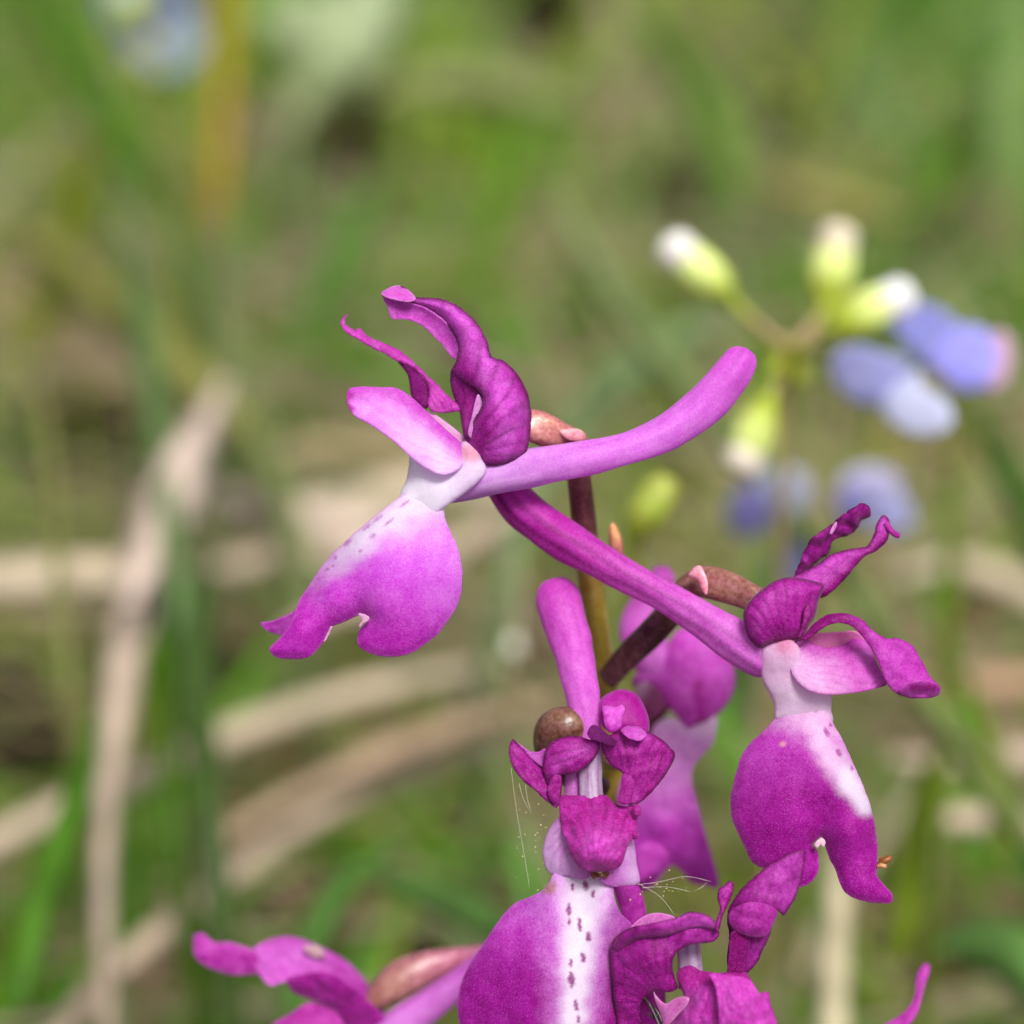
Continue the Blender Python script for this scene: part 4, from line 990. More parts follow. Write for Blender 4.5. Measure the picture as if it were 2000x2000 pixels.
# ------------------------------------------------------------------ the ground
def soil_mat():
    m = bpy.data.materials.new('soil')
    m.use_nodes = True
    N, Lk = m.node_tree.nodes, m.node_tree.links
    bs = N['Principled BSDF']
    tc = N.new('ShaderNodeTexCoord')
    n = N.new('ShaderNodeTexNoise'); n.inputs['Scale'].default_value = 0.35; n.inputs['Detail'].default_value = 8
    Lk.new(tc.outputs['Object'], n.inputs['Vector'])
    cr = N.new('ShaderNodeValToRGB')
    cr.color_ramp.elements[0].position = 0.3; cr.color_ramp.elements[0].color = (0.007, 0.005, 0.002, 1)
    cr.color_ramp.elements[1].position = 0.72; cr.color_ramp.elements[1].color = (0.024, 0.017, 0.008, 1)
    Lk.new(n.outputs[0], cr.inputs[0]); Lk.new(cr.outputs[0], bs.inputs['Base Color'])
    bs.inputs['Roughness'].default_value = 0.9
    bs.inputs['Specular IOR Level'].default_value = 0.0
    bp = N.new('ShaderNodeBump'); bp.inputs['Strength'].default_value = 0.6; bp.inputs['Distance'].default_value = 0.5
    Lk.new(n.outputs[0], bp.inputs['Height']); Lk.new(bp.outputs[0], bs.inputs['Normal'])
    return m
me = bpy.data.meshes.new('ground')
xs = np.sign(np.linspace(-1, 1, 81)) * np.abs(np.linspace(-1, 1, 81)) ** 3 * 9000
X, Y = np.meshgrid(xs, xs + 40)
Z = np.array([[0.5 * noise.noise((x * 0.08, y * 0.08, 1.0)) * max(0.0, 1 - math.hypot(x, y) / 400) for x, y in zip(rx, ry)] for rx, ry in zip(X, Y)]) - 0.3
vv = np.stack([X, Y, Z], -1).reshape(-1, 3)
ff = [(i * 81 + j, i * 81 + j + 1, (i + 1) * 81 + j + 1, (i + 1) * 81 + j) for i in range(80) for j in range(80)]
me.from_pydata(vv.tolist(), [], ff)
me.materials.append(soil_mat())
gr = bpy.data.objects.new('ground', me)
col.objects.link(gr)
tag(gr, 'dark soil under the meadow grass', kind='structure')

# ------------------------------------------------------------------ meadow grass, uncountable
GREENS = [lin(106, 156, 6), lin(112, 178, 26), lin(80, 136, 4), lin(144, 176, 22), lin(86, 172, 52), lin(64, 134, 28), lin(166, 188, 46)]
TANS = [lin(196, 176, 144), lin(212, 190, 166), lin(178, 158, 118), lin(192, 160, 130), lin(160, 138, 92), lin(206, 180, 162)]
SKYISH = [lin(140, 160, 104), lin(164, 176, 124)]

def cam_depth(p):
    return (p - CAM) @ c_fwd
def cam_xy(p):
    q = p - CAM
    dep = q @ c_fwd
    return 1000 + (q @ c_right) / (dep * TANH) * 1000, 1000 - (q @ c_up) / (dep * TANH) * 1000, dep

def dryness(x, y):
    return noise.noise((x * 0.045 + 3.1, y * 0.045, 0.0)) + 0.5 * noise.noise((x * 0.13, y * 0.13, 4.0))

# small clearings in the sward where the darkened litter shows
GAPS = [(690, 250, 55), (1000, 1345, 45), (900, 1375, 40), (860, 1840, 60), (1880, 1830, 60), (1900, 1240, 45), (50, 1430, 70), (560, 1680, 60), (420, 1330, 40), (1310, 1040, 40), (1570, 230, 40), (170, 860, 60), (1060, 40, 40), (700, 1220, 50), (1800, 1460, 40), (1100, 640, 40), (380, 1800, 60), (1320, 370, 40)]
V_, F_l, C_ = [], [], []
nv_ = 0
def blade(b, h, w, lean, az, bend, c, dry):
    global nv_
    m = 6
    q = np.linspace(0, 1, m)
    out = h * (lean * q + bend * q ** 2.2)
    z = h * (q - 0.28 * (lean + bend) * q ** 2) if lean < 1.5 else h * 0.25 * (np.sin(q * 2.6) - 0.5 * q)
    dx, dy = math.cos(az), math.sin(az)
    pts = np.stack([b[0] + dx * out, b[1] + dy * out, np.maximum(b[2] + z, 0.15 + 0.3 * q)], -1)
    x, y, dep = cam_xy(pts)
    for gx, gy, gr in GAPS:
        gr *= 1.7
        if np.any((x - gx) ** 2 + (y - gy) ** 2 < gr * gr): return False
    infr = (np.abs(x - 1000) < 1500) & (np.abs(y - 1000) < 1500)
    if np.any((dep < 20.5) & infr) or np.any((dep < 13) & (np.abs(x - 1000) < 3000) & (np.abs(y - 1000) < 3000)):
        return False
    sa = random.uniform(0, math.pi)
    sd = np.array([math.cos(sa), math.sin(sa), 0])
    ww = w * 0.5 * np.clip(1 - q ** 3, 0.04, 1) * np.clip(0.55 + q * 2, 0, 1)
    nn = np.array([-math.sin(sa), math.cos(sa), 0]) * 0.25
    V = np.empty((m * 3, 3))
    V[0::3] = pts - ww[:, None] * (sd + nn)
    V[1::3] = pts
    V[2::3] = pts + ww[:, None] * (sd - nn)
    V_.append(V)
    cc = np.repeat(mix(c * 0.9, c * 1.08, q), 3, 0)
    if not dry and random.random() < 0.25:
        cc = mix(cc, lin(186, 166, 110), np.repeat(sm(0.65, 1.0, q), 3))
    C_.append(cc)
    for i in range(m - 1):
        o = nv_ + i * 3
        F_l.append((o, o + 1, o + 4, o + 3)); F_l.append((o + 1, o + 2, o + 5, o + 4))
    nv_ += m * 3
    return True

# tufts: blades fanning from one crown, each tuft of one kind, shade-darkened litter between them
for i in range(1250):
    y0 = 6 + 190 * random.random() ** 1.35
    x0 = random.uniform(-14 - y0 * 0.5, 14 + y0 * 0.5)
    if math.hypot(x0 - ROOT[0], y0 - ROOT[1]) < 4: continue
    pd = np.interp(y0, [0, 22, 40, 60, 80, 210], [0.25, 0.40, 0.34, 0.12, 0.04, 0.03]) + 0.7 * noise.noise((x0 * 0.06, y0 * 0.06, 4.0))
    dry = random.random() < pd
    size = random.uniform(0.6, 1.25)
    tc = TANS[random.randrange(6)] * random.uniform(0.75, 1.25) if dry else (GREENS + SKYISH)[random.randrange(9)] * random.uniform(0.75, 1.45)
    wid = random.uniform(0.14, 0.5)
    for k in range(int(random.uniform(9, 24))):
        a = random.uniform(0, 2 * math.pi)
        r = random.uniform(0, 1.1)
        c = tc * random.uniform(0.8, 1.2)
        b = (x0 + math.cos(a) * r, y0 + math.sin(a) * r, -0.3)
        if dry:
            blade(b, random.uniform(5, 13) * size, wid * random.uniform(0.7, 1.2), random.uniform(0.3, 1.3), a + random.uniform(-0.6, 0.6), random.uniform(0.2, 1.0), c, True)
        else:
            blade(b, random.uniform(6, 12) * size, wid * random.uniform(0.7, 1.2), random.uniform(0.05, 0.6), a + random.uniform(-0.6, 0.6), random.uniform(0.1, 0.9), c, False)
# low creeping leaves and litter on the soil, colours darkened to paint gap shade
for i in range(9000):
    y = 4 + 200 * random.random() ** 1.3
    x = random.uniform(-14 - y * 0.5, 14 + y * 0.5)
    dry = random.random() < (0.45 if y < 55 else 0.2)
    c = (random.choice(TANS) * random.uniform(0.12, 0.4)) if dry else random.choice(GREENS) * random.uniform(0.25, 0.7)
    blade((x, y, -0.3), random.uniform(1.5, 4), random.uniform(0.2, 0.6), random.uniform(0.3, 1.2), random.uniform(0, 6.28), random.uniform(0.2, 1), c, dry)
# long straw lying tangled over the sward, and long thin blades arching through it
for i in range(1500):
    y = 12 + 60 * random.random() ** 1.2
    x = random.uniform(-14 - y * 0.5, 14 + y * 0.5)
    az = random.choice([0.15, 0.35, 0.6, 2.6, 2.9, 3.3, 1.2, 5.6]) + random.uniform(-0.35, 0.35)
    z0 = random.uniform(0.3, 6.5) * (1 if y < 45 else 0.8)
    if noise.noise((x * 0.07, y * 0.07, 31.0)) < (-0.05 if y < 48 else 0.12): continue
    blade((x, y, z0), random.uniform(7, 17), random.uniform(0.10, 0.34), random.uniform(1.6, 3.0), az, random.uniform(-0.2, 0.5), TANS[random.randrange(6)] * random.uniform(0.7, 1.2), True)
for i in range(500):
    y = 14 + 150 * random.random() ** 1.3
    x = random.uniform(-14 - y * 0.5, 14 + y * 0.5)
    blade((x, y, -0.3), random.uniform(9, 17), random.uniform(0.10, 0.30), random.uniform(0.1, 0.7), random.uniform(0, 2 * math.pi), random.uniform(0.4, 1.3), (GREENS + SKYISH)[random.randrange(9)] * random.uniform(0.9, 1.5), False)
me = bpy.data.meshes.new('grass')
V = np.vstack(V_)
me.from_pydata(V.tolist(), [], F_l)
att = me.color_attributes.new('pigment', 'FLOAT_COLOR', 'POINT')
att.data.foreach_set('color', np.hstack([np.clip(np.vstack(C_), 0, 1), np.ones((len(V), 1))]).astype(np.float32).ravel())
me.polygons.foreach_set('use_smooth', [True] * len(me.polygons))
me.materials.append(M_GRASS)
go = bpy.data.objects.new('grass', me)
col.objects.link(go)
tag(go, 'dense green and straw-coloured meadow grass behind the orchid', 'grass', kind='stuff')

# ------------------------------------------------------------------ single blades and leaves one can make out
def single(name, label, cat, pts, width, c0, c1=None, mat=None, tw=0.0, crease=0.2, root=True, group=None):
    """pts rows: pixel x, pixel y, fraction of the way to the ground; width in pixels at the ends and middle"""
    c1 = c0 if c1 is None else c1
    q = catmull(np.array([(x, y, f * 300) for x, y, f in pts], float), 30, False)
    W, D_ = [], []
    for x, y, f in q:
        p, dep = PG(x, y, f / 300)
        W.append(p); D_.append(dep)
    W, D_ = np.array(W), np.array(D_)
    m = len(W)
    fr = np.linspace(0, 1, m)
    ww = np.interp(fr, np.linspace(0, 1, len(width)), width) * px_size(D_)
    if root and W[0][2] > 0.5:
        # carry the blade down to the soil
        t0 = W[0] - W[1]; t0 /= np.linalg.norm(t0)
        k = 10
        end = np.array([W[0][0] + t0[0] * 1.5, W[0][1] + max(t0[1] * 1.5, -0.5), -0.25])
        s_ = np.linspace(0, 1, k + 1)[1:]
        ctrl = W[0] + t0 * 0.35 * np.linalg.norm(end - W[0])
        ext = [(1 - s) ** 2 * W[0] + 2 * s * (1 - s) * ctrl + s * s * end for s in s_]
        W = np.vstack([np.array(ext)[::-1], W])
        ww = np.concatenate([np.linspace(ww[0] * 0.7, ww[0], k), ww])
    g = Geo()
    o0 = W[0].copy()
    g.ribbon(W, ww, lambda f_: mix(c0, c1, np.array(f_)), crease=crease, tw=tw)
    o = g.build(name, mat or M_GRASS, None, o0)
    tag(o, label, cat, group)
    return o

T1, T2, T3 = lin(214, 196, 168), lin(204, 182, 158), lin(228, 206, 190)
single('dry_grass_blade', 'long straw-coloured grass blade arching low across the meadow', 'grass blade', [(-220, 1760, 0.46), (0, 1640, 0.46), (260, 1520, 0.46), (550, 1400, 0.47), (800, 1330, 0.48), (1010, 1290, 0.50)], [50, 62, 66, 60, 50, 20], T2, T1, M_DRY)
single('dry_grass_blade', 'pale straw blade lying parallel below the longest arching one', 'grass blade', [(60, 2100, 0.38), (190, 1930, 0.40), (420, 1740, 0.42), (680, 1560, 0.44), (900, 1470, 0.46), (1080, 1420, 0.48)], [44, 52, 50, 44, 34, 14], T2 * 0.85, T2 * 0.9, M_DRY)
single('dry_grass_blade', 'thin brownish blade under the arching straw blade', 'grass blade', [(560, 1560, 0.42), (760, 1470, 0.42), (960, 1400, 0.43), (1100, 1360, 0.44)], [40, 60, 50, 20], lin(176, 150, 122), None, M_DRY)
single('dry_leaf', 'broad pale dry leaf standing up beside a green shoot', 'dry leaf', [(215, 1520, 0.34), (232, 1380, 0.34), (262, 1200, 0.34), (320, 980, 0.35), (395, 850, 0.36), (440, 740, 0.37)], [40, 70, 84, 90, 100, 20], lin(188, 168, 146), lin(222, 200, 182), M_DRY, tw=0.5)
single('dry_leaf', 'pale crumpled dry leaf tip above the broad dry leaf', 'dry leaf', [(250, 1180, 0.3), (330, 1000, 0.31), (370, 900, 0.31), (430, 790, 0.32)], [30, 90, 110, 30], T3, T3, M_DRY, tw=-0.6, root=False)
single('green_shoot', 'short bright green pointed leaf beside the broad dry leaf', 'leaf', [(325, 1440, 0.34), (310, 1300, 0.34), (312, 1180, 0.35), (335, 1060, 0.36), (360, 980, 0.37)], [40, 60, 70, 60, 8], lin(84, 126, 22), lin(96, 138, 24))
single('green_shoot', 'dull green upright leaf close behind the bright green pointed one', 'leaf', [(400, 1480, 0.3), (385, 1300, 0.3), (395, 1150, 0.31), (400, 1060, 0.32)], [50, 70, 60, 10], lin(84, 112, 50), lin(90, 118, 56))
for i, (pp, w, c) in enumerate([([(380, 1120, 0.5), (560, 1090, 0.5), (760, 1080, 0.5), (980, 1060, 0.5)], [30, 70, 70, 20], T2), ([(420, 1020, 0.52), (600, 1000, 0.52), (820, 960, 0.53), (1050, 940, 0.54)], [30, 70, 80, 20], T1), ([(-50, 1140, 0.4), (120, 1130, 0.4), (260, 1120, 0.41), (420, 1105, 0.41)], [80, 90, 80, 20], T1),
                                ([(560, 1230, 0.45), (760, 1150, 0.45), (980, 1010, 0.46), (1080, 960, 0.47)], [20, 60, 60, 20], T2), ([(480, 900, 0.55), (620, 880, 0.55), (800, 900, 0.55), (960, 980, 0.55)], [20, 60, 60, 20], lin(178, 160, 120)), ([(420, 960, 0.5), (560, 1010, 0.5), (700, 1040, 0.5), (860, 1050, 0.5)], [30, 80, 80, 20], T3 * 0.9)]):
    single('dry_grass_blade', ['straw blade lying just under the topmost lip', 'straw blade running level between the topmost lip and the crossing spur', 'wide pale straw blade behind the broad dry leaf', 'straw blade slanting up behind the lobes of the topmost lip', 'dull straw blade curving down behind the boat-shaped petal', 'whitish straw blade touching the crumpled dry leaf tip'][i], 'grass blade', pp, w, c, None, M_DRY, root=False, group='straw blades lying in the tangle')
single('grass_blade', 'straight pale green blade slanting behind the upswept spur', 'grass blade', [(2040, 1700, 0.20), (1830, 1400, 0.22), (1690, 1180, 0.23), (1560, 1010, 0.24), (1350, 770, 0.26), (1215, 600, 0.28), (1095, 400, 0.31), (1070, 330, 0.32)], [42, 46, 46, 44, 46, 58, 60, 8], lin(128, 142, 70), lin(168, 186, 122), crease=0.12)
single('grass_blade', 'slender grey-green blade crossing the straight slanting blade', 'grass blade', [(1080, 900, 0.35), (1160, 790, 0.35), (1280, 690, 0.36), (1440, 600, 0.38)], [40, 70, 70, 20], lin(144, 168, 112), lin(150, 176, 120))
single('grass_blade', 'narrow upright yellow-green blade under the blue flower', 'grass blade', [(1840, 1500, 0.28), (1852, 1250, 0.28), (1858, 1000, 0.28), (1868, 780, 0.29)], [26, 36, 32, 8], lin(116, 138, 34), lin(120, 142, 40))
single('grass_blade', 'broad green blade beside the narrow upright yellow-green one', 'grass blade', [(2060, 1120, 0.3), (1990, 960, 0.3), (1930, 860, 0.3), (1880, 800, 0.31)], [60, 70, 60, 10], lin(92, 130, 52), None)
single('dry_grass_blade', 'pale upright dry stalk under the hanging two-lobed lip', 'grass stalk', [(1620, 2120, 0.30), (1626, 1950, 0.30), (1632, 1800, 0.31), (1636, 1660, 0.32), (1640, 1600, 0.33)], [62, 64, 62, 58, 30], lin(204, 194, 158), lin(196, 184, 150), M_DRY)
single('green_leaf', 'soft broad green leaf at the foot of the pale upright stalk', 'leaf', [(2090, 1960, 0.35), (1990, 1870, 0.35), (1900, 1840, 0.36), (1820, 1850, 0.37)], [120, 130, 110, 10], lin(112, 158, 78), lin(124, 168, 88))
for i, (pp, w, c) in enumerate([([(1760, 1120, 0.5), (1880, 1110, 0.5), (2050, 1180, 0.5)], [20, 60, 70], T1), ([(1740, 1480, 0.42), (1860, 1490, 0.42), (2060, 1470, 0.42)], [20, 70, 60], T2), ([(1760, 1330, 0.5), (1900, 1340, 0.5), (2060, 1330, 0.5)], [20, 60, 60], lin(178, 144, 112)), ([(1760, 1620, 0.4), (1880, 1600, 0.4), (2060, 1640, 0.4)], [20, 60, 60], T2)]):
    single('dry_grass_blade', ['pale straw blade level with the curled tips of the two-horned flower', 'straw blade lying level with the hanging two-lobed lip', 'reddish-brown straw blade below the folded side sepal', 'straw blade lying behind the brown crumb on the hanging lip'][i], 'grass blade', pp, w, c, None, M_DRY, root=False, group='short straw blades beyond the hanging lip')
single('grass_blade', 'thin pale blade with a curved tip at the edge of the meadow view', 'grass blade', [(110, 1060, 0.27), (100, 920, 0.27), (75, 780, 0.28), (40, 690, 0.29), (20, 640, 0.30)], [24, 30, 30, 24, 6], lin(150, 154, 84), lin(160, 160, 96))
single('yellow_stalk', 'yellow-brown upright stalk next to the pale green leaf tuft', 'stalk', [(425, 420, 0.5), (432, 240, 0.5), (440, 80, 0.5), (448, -120, 0.5)], [34, 46, 44, 40], lin(190, 146, 36), lin(214, 190, 76))
single('pale_leaf', 'pale grey-green broad leaf high behind the orchid', 'leaf', [(500, 40, 0.55), (580, 60, 0.55), (660, 90, 0.55), (730, 10, 0.55), (760, -60, 0.55)], [30, 170, 200, 150, 40], lin(214, 228, 180), lin(216, 230, 184), root=False)
single('pale_leaf', 'pale leaf edge rising from the pale grey-green leaf', 'leaf', [(570, 250, 0.6), (620, 150, 0.58), (680, 60, 0.56), (720, -30, 0.55)], [20, 90, 110, 60], lin(160, 172, 120), lin(190, 206, 152))
single('grass_blade', 'broad bright green blade slanting up toward the yellow-brown stalk', 'grass blade', [(330, 420, 0.5), (230, 260, 0.5), (150, 120, 0.51), (60, -60, 0.52)], [50, 80, 80, 50], lin(92, 140, 36), lin(104, 150, 48))
single('grass_blade', 'long grey-green blade drooping beside the bright slanting one', 'grass blade', [(330, 1000, 0.3), (300, 760, 0.32), (270, 560, 0.34), (220, 380, 0.36)], [40, 50, 46, 10], lin(116, 150, 84), lin(128, 160, 98))
single('grass_blade', 'pale olive blade running down toward the broad dry leaf', 'grass blade', [(560, 1000, 0.45), (470, 760, 0.45), (430, 560, 0.46), (450, 380, 0.48)], [50, 80, 80, 20], lin(140, 154, 92), lin(150, 158, 104))

SG_ = [([(20, 420, 0.4), (180, 560, 0.4), (330, 700, 0.4), (500, 860, 0.41)], [20, 90, 100, 30], lin(164, 164, 90)), ([(730, 190, 0.6), (880, 160, 0.6), (1030, 190, 0.6), (1150, 215, 0.6)], [20, 80, 80, 20], lin(170, 176, 118)),
       ([(1240, 20, 0.6), (1330, 120, 0.6), (1400, 260, 0.6), (1450, 420, 0.6)], [30, 80, 80, 20], lin(120, 158, 60)), ([(1560, 330, 0.55), (1600, 180, 0.55), (1650, 60, 0.55), (1690, -60, 0.55)], [20, 60, 60, 30], lin(140, 160, 70)),
       ([(1940, 330, 0.5), (1965, 200, 0.5), (1985, 80, 0.5), (2010, -40, 0.5)], [40, 90, 90, 50], lin(150, 180, 104)), ([(1810, 420, 0.55), (1880, 300, 0.55), (1960, 240, 0.55), (2060, 180, 0.55)], [20, 70, 80, 40], lin(118, 150, 52)),
       ([(1470, 350, 0.5), (1560, 380, 0.5), (1650, 400, 0.5), (1760, 430, 0.5)], [10, 60, 60, 20], lin(182, 176, 104)), ([(60, 700, 0.45), (110, 520, 0.45), (150, 380, 0.46), (210, 240, 0.47)], [30, 70, 70, 10], lin(126, 138, 30)),
       ([(560, 700, 0.5), (640, 560, 0.5), (700, 430, 0.5), (760, 320, 0.5)], [20, 70, 70, 20], lin(108, 150, 66)), ([(900, 560, 0.5), (960, 430, 0.5), (1000, 300, 0.5), (1060, 200, 0.5)], [20, 70, 70, 10], lin(122, 160, 52)),
       ([(40, 1960, 0.25), (80, 1760, 0.25), (150, 1560, 0.26), (190, 1380, 0.27)], [50, 70, 60, 10], lin(92, 140, 38)), ([(560, 2020, 0.3), (600, 1860, 0.3), (680, 1720, 0.3), (800, 1640, 0.31)], [40, 70, 60, 10], lin(104, 150, 64)),
       ([(700, 1700, 0.3), (820, 1740, 0.3), (950, 1800, 0.3), (1060, 1880, 0.3)], [10, 70, 70, 30], lin(96, 136, 62)), ([(1440, 1420, 0.35), (1450, 1300, 0.35), (1480, 1180, 0.36), (1500, 1060, 0.37)], [30, 60, 50, 10], lin(96, 140, 56)),
       ([(1750, 1880, 0.3), (1780, 1700, 0.3), (1800, 1560, 0.3), (1840, 1440, 0.31)], [40, 60, 50, 10], lin(124, 146, 30)), ([(1960, 1700, 0.3), (1940, 1500, 0.3), (1890, 1340, 0.3), (1830, 1260, 0.31)], [30, 50, 40, 8], lin(128, 148, 52))]
SL_ = ['olive-yellow blade crossing in front of the grey-green drooping blade', 'pale olive blade lying level beside the pale grey-green leaf', 'green blade leaning over above the white-tipped buds', 'narrow olive blade standing far behind the upright bud', 'pale sage blade at the far edge of the meadow', 'green blade crossing the pale sage blade', 'straw-yellow blade lying above the upright bud', 'dark olive blade beside the bright slanting green blade', 'dull green blade behind the tip of the topmost sepal', 'yellow-green blade rising beyond the topmost flower', 'green blade standing beside the lower end of the long straw blade', 'bluish green blade arching over the lowest blurred sepal', 'dark green blade sloping behind the brown ovary of the lowest blurred flower', 'dull green blade behind the hanging two-lobed lip', 'olive blade standing next to the pale upright dry stalk', 'slim olive blade bending beside the soft broad green leaf']
for (pp, w, c), lb in zip(SG_, SL_):
    single('grass_blade', lb, 'grass blade', pp, w, c, c * 1.1, root=False, group='soft blades standing in the deep meadow')
# pale seed stalk with a bright seed that blurs to a disc
so_, sd_ = PG(1002, 1262, 0.3)
sb_ = np.array([so_[0], so_[1] + 0.4, 0.0])
se = empty('seed_stalk', sb_)
tag(se, 'pale thin stalk with one bright seed head under the crossing spur', 'seed stalk')
sdd = (FOCUS - sd_) * 10
g = Geo(); g.tube([(1004, 1285, sdd, 10), (1002, 1262, sdd, 16), (1002, 1240, sdd, 8)], lambda fr, a: np.tile(lin(236, 236, 214), (len(a), 1)), seg=10, step=5, round_ends=(True, True))
g.build('seed_head', M_DRY, se, sb_)
g = Geo(); g.tube([(1004, 1250, sdd - 2, 7), (1008, 1180, sdd - 6, 8), (1012, 1100, sdd - 12, 5), (1016, 1060, sdd - 16, 4)], lambda fr, a: np.tile(lin(170, 168, 128), (len(a), 1)), seg=8, step=12)
g.build('awn', M_DRY, se, sb_)
g = Geo(); p0 = P(1003, 1270, sdd); pts = np.array([p0 * (1 - t) + sb_ * t for t in np.linspace(0, 1, 10)])
an = np.arange(6) * np.pi / 3
g.add(np.vstack([p + 0.04 * np.stack([np.cos(an), np.sin(an), 0 * an], -1) for p in pts]), [(i * 6 + j, (i + 1) * 6 + j, (i + 1) * 6 + (j + 1) % 6, i * 6 + (j + 1) % 6) for i in range(9) for j in range(6)], lin(150, 146, 100))
g.build('stem', M_DRY, se, sb_)

# ------------------------------------------------------------------ blue wildflower behind
def wildflower(label, hub, buds, blooms, dd, stem_end, group=None):
    o0 = P(stem_end[0], stem_end[1], dd)
    o0 = np.array([o0[0], o0[1], 0.0])
    e = empty('blue_wildflower', o0)
    tag(e, label, 'wildflower', group)
    # stem down to the soil
    g = Geo()
    top = P(hub[0], hub[1], dd)
    q = np.linspace(0, 1, 24)
    a_, b_, c__ = top, np.array([0.7 * top[0] + 0.3 * o0[0], 0.6 * top[1] + 0.4 * o0[1], top[2] * 0.6]), o0 + np.array([0, 0, -0.3])
    pts = np.array([(1 - t) ** 2 * a_ + 2 * t * (1 - t) * b_ + t * t * c__ for t in q])
    ring = 10
    an = np.arange(ring) * 2 * np.pi / ring
    vv = np.vstack([p + 0.055 * np.stack([np.cos(an), np.sin(an), 0 * an], -1) for p in pts])
    ff = [(i * ring + j, (i + 1) * ring + j, (i + 1) * ring + (j + 1) % ring, i * ring + (j + 1) % ring) for i in range(23) for j in range(ring)]
    g.add(vv, ff, np.repeat(mix(lin(150, 128, 92), lin(120, 130, 60), q), ring, 0))
    g.build('stem', M_STEM, e, o0)
    # green bracts at the hub
    for k, (dx, dy, ln_) in enumerate([(-40, -20, 1), (-10, 70, 1), (30, 80, 1), (-30, 60, 1), (40, 10, 1)]):
        g = Geo()
        g.tube([(hub[0], hub[1] + 20, dd - 1, 10), (hub[0] + dx * 0.5, hub[1] + dy * 0.5, dd + k - 2, 22), (hub[0] + dx, hub[1] + dy, dd + k * 1.5 - 3, 8)], lambda fr, a: np.tile(lin(142, 152, 30), (len(a), 1)), seg=10, step=10, flat=0.5)
        g.build('bract', M_STEM, e, o0)
    for (x0, y0, x1, y1, r, tip, dz) in buds:
        ux, uy = x1 - x0, y1 - y0
        b = empty('bud', P(x0, y0, dd), e, o0)
        bl = P(x0, y0, dd)
        g = Geo()
        g.tube([(hub[0], hub[1], dd, 9), (hub[0] * 0.5 + x0 * 0.5, hub[1] * 0.5 + y0 * 0.5 + 6, dd + dz * 0.4, 10), (x0, y0, dd + dz * 0.7, 14), (x0 + ux * 0.3, y0 + uy * 0.3, dd + dz, r), (x0 + ux * 0.62, y0 + uy * 0.62, dd + dz, r), (x0 + ux * 0.84, y0 + uy * 0.84, dd + dz, r * 0.85)],
               lambda fr, a: mix(mix(lin(170, 140, 110), lin(166, 178, 50), sm(0.2, 0.5, fr)), lin(226, 228, 150), sm(0.5, 0.95, fr)) * (1 - 0.28 * np.clip(np.cos(5 * a), 0, 1)[:, None] * np.array([1.0, 0.6, 1.4])), seg=14, step=9, ridges=(5, 0.05))
        g.build('calyx', M_STEM, b, bl)
        g = Geo()
        g.tube([(x0 + ux * 0.5, y0 + uy * 0.5, dd + dz, r * 0.7), (x0 + ux * 0.74, y0 + uy * 0.74, dd + dz, r * 0.92), (x1, y1, dd + dz, r * 0.95), (x1 + ux * 0.04, y1 + uy * 0.04, dd + dz, r * 0.8)], lambda fr, a: np.tile(tip, (len(a), 1)), seg=14, step=7)
        g.build('bud_tip', M_BLUE, b, bl)
    for (cx, cy, petals, dz) in blooms:
        fo = P(cx, cy, dd + dz)
        fe = empty('flower', fo, e, o0)
        g = Geo()
        g.tube([(hub[0], hub[1] + 10, dd, 9), (hub[0] * 0.5 + cx * 0.5, hub[1] * 0.5 + cy * 0.5, dd + dz * 0.5 - 2, 10), (cx, cy, dd + dz - 2, 22), (cx + 4, cy + 2, dd + dz, 16)], lambda fr, a: mix(lin(130, 140, 60), lin(84, 110, 96), fr), seg=12, step=10)
        g.build('flower_tube', M_STEM, fe, fo)
        for (px, py, r, r2, ang, c1, pz) in petals:
            a = np.linspace(0, 2 * np.pi, 13)[:-1]
            ox, oy = np.cos(a) * r, np.sin(a) * r2
            out = np.stack([px + ox * math.cos(ang) - oy * math.sin(ang), py + ox * math.sin(ang) + oy * math.cos(ang)], -1)
            # reach back to the throat
            k = np.argmin(np.hypot(out[:, 0] - cx, out[:, 1] - cy))
            out[k] = (cx * 0.85 + px * 0.15, cy * 0.85 + py * 0.15)
            g = Geo()
            g.sheet(out.tolist(), [(cx, cy, dd + dz), (px, py, dd + dz + pz), (2 * px - cx + 1, 2 * py - cy, dd + dz + pz * 1.3), (px + 20, py - 20, dd + dz + pz)], const(c1), h=10, bulge=(0.8, 30), wav=(0.3, 0.02))
            g.build('petal', M_BLUE, fe, fo)
    return e

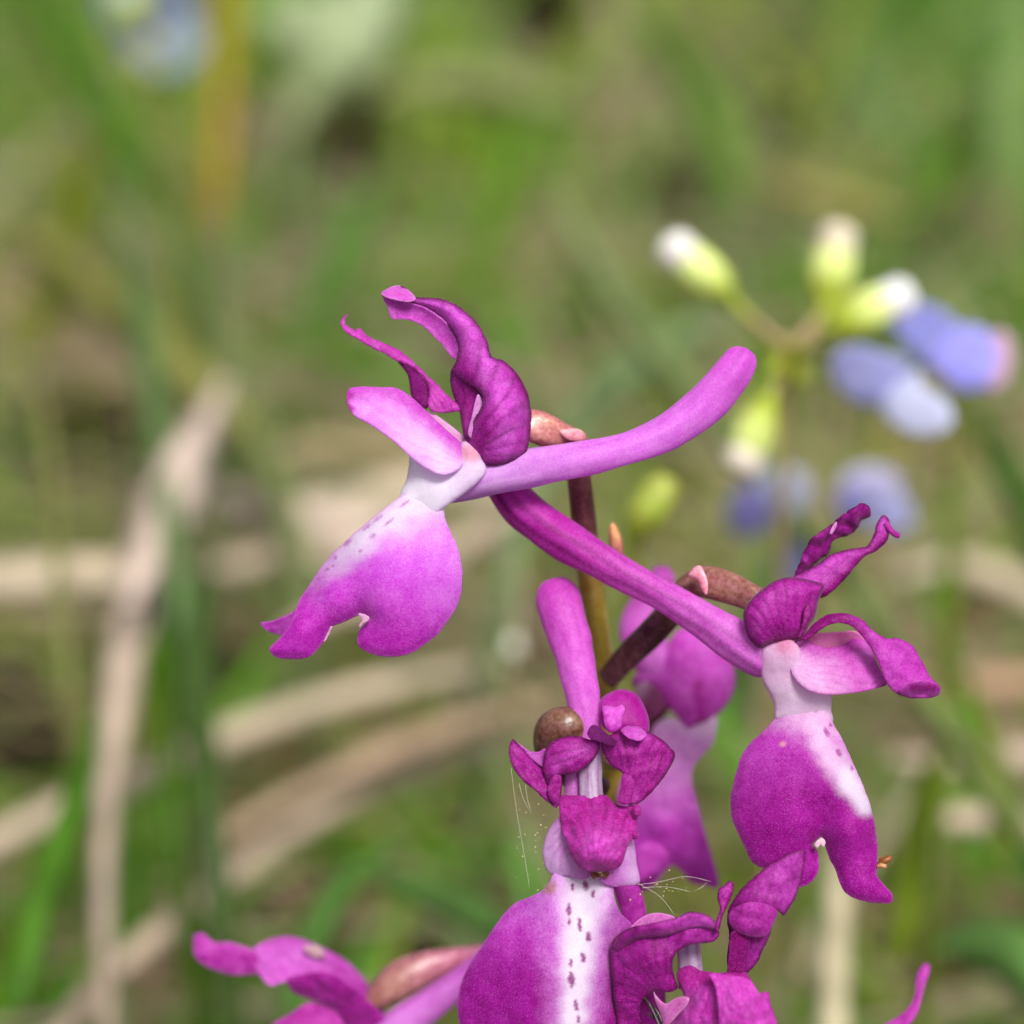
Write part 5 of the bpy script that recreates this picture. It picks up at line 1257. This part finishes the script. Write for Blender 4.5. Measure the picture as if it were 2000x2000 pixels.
WB, BL1, BL2, BL3, PK = lin(250, 244, 238), lin(184, 184, 240), lin(202, 204, 232), lin(140, 142, 210), lin(222, 180, 205)
wildflower('blue wildflower with white-tipped green buds behind the upswept spur', (1540, 680),
           [(1430, 590, 1300, 470, 42, WB, 3), (1608, 610, 1640, 440, 42, lin(238, 228, 200), -3), (1600, 650, 1780, 572, 42, lin(252, 252, 254), 2), (1502, 780, 1440, 925, 42, lin(246, 234, 218), 1)],
           [(1790, 705, [(1690, 735, 74, 56, 0.5, BL1, 3), (1790, 800, 74, 48, 0.35, BL2, 3), (1890, 700, 60, 66, 0.0, lin(164, 160, 242), 1), (1800, 632, 74, 40, 0.25, BL3, -3), (1945, 705, 34, 60, 0.2, PK, -2)], 0)],
           -64, (1600, 1500))
wildflower('second blue wildflower lower in the grass, under the drooping bud', (1600, 1060), 
           [(1590, 1080, 1560, 1140, 26, lin(130, 130, 190), 0)],
           [(1510, 1000, [(1462, 1000, 44, 52, 0.3, lin(156, 150, 214), 2), (1530, 960, 56, 50, 0.0, lin(186, 190, 214), 1)], 0), (1700, 990, [(1700, 950, 60, 40, 0.0, lin(190, 184, 220), 1), (1735, 1000, 50, 40, 0.4, lin(160, 160, 205), 1), (1665, 985, 36, 40, 0.0, lin(140, 138, 196), 1)], 0), (1545, 1095, [(1545, 1100, 40, 50, 0.0, lin(160, 160, 210), 1)], 0)],
           -100, (1640, 1500))
wildflower('far blurred grey-blue wildflower beside the yellow-brown stalk', (300, 100), [(280, 40, 230, -30, 40, lin(170, 190, 190), 0)],
           [(300, 60, [(320, 80, 80, 70, 0.0, lin(146, 158, 172), 2), (260, 10, 70, 60, 0.3, lin(130, 150, 150), 1), (340, 10, 60, 60, 0.0, lin(124, 136, 156), 1)], 0)], -220, (320, 420))
# yellow-green half-open bud behind the crossing spur
eo, dep_ = PG(1250, 1040, 0.12)
e = empty('green_bud', np.array([eo[0], eo[1] + 1.0, 0.0]))
base_ = np.array(e.location)
tag(e, 'yellow-green bud standing behind the stem below the upswept spur', 'bud')
g = Geo(); dd = (FOCUS - dep_) * 10
g.tube([(1236, 1050, dd, 20), (1252, 1015, dd, 36), (1280, 975, dd, 38), (1305, 945, dd, 30), (1315, 935, dd, 20)], lambda fr, a: mix(lin(112, 122, 26), lin(166, 176, 70), fr), seg=14, step=8)
g.build('bud_head', M_STEM, e, base_)
g = Geo()
p0, p1 = P(1240, 1045, dd), base_ + np.array([0, 0, -0.3])
q = np.linspace(0, 1, 16)
pts = np.array([p0 * (1 - t) + p1 * t for t in q])
an = np.arange(8) * np.pi / 4
g.add(np.vstack([p + 0.06 * np.stack([np.cos(an), np.sin(an), 0 * an], -1) for p in pts]), [(i * 8 + j, (i + 1) * 8 + j, (i + 1) * 8 + (j + 1) % 8, i * 8 + (j + 1) % 8) for i in range(15) for j in range(8)], lin(126, 130, 50))
g.build('stem', M_STEM, e, base_)
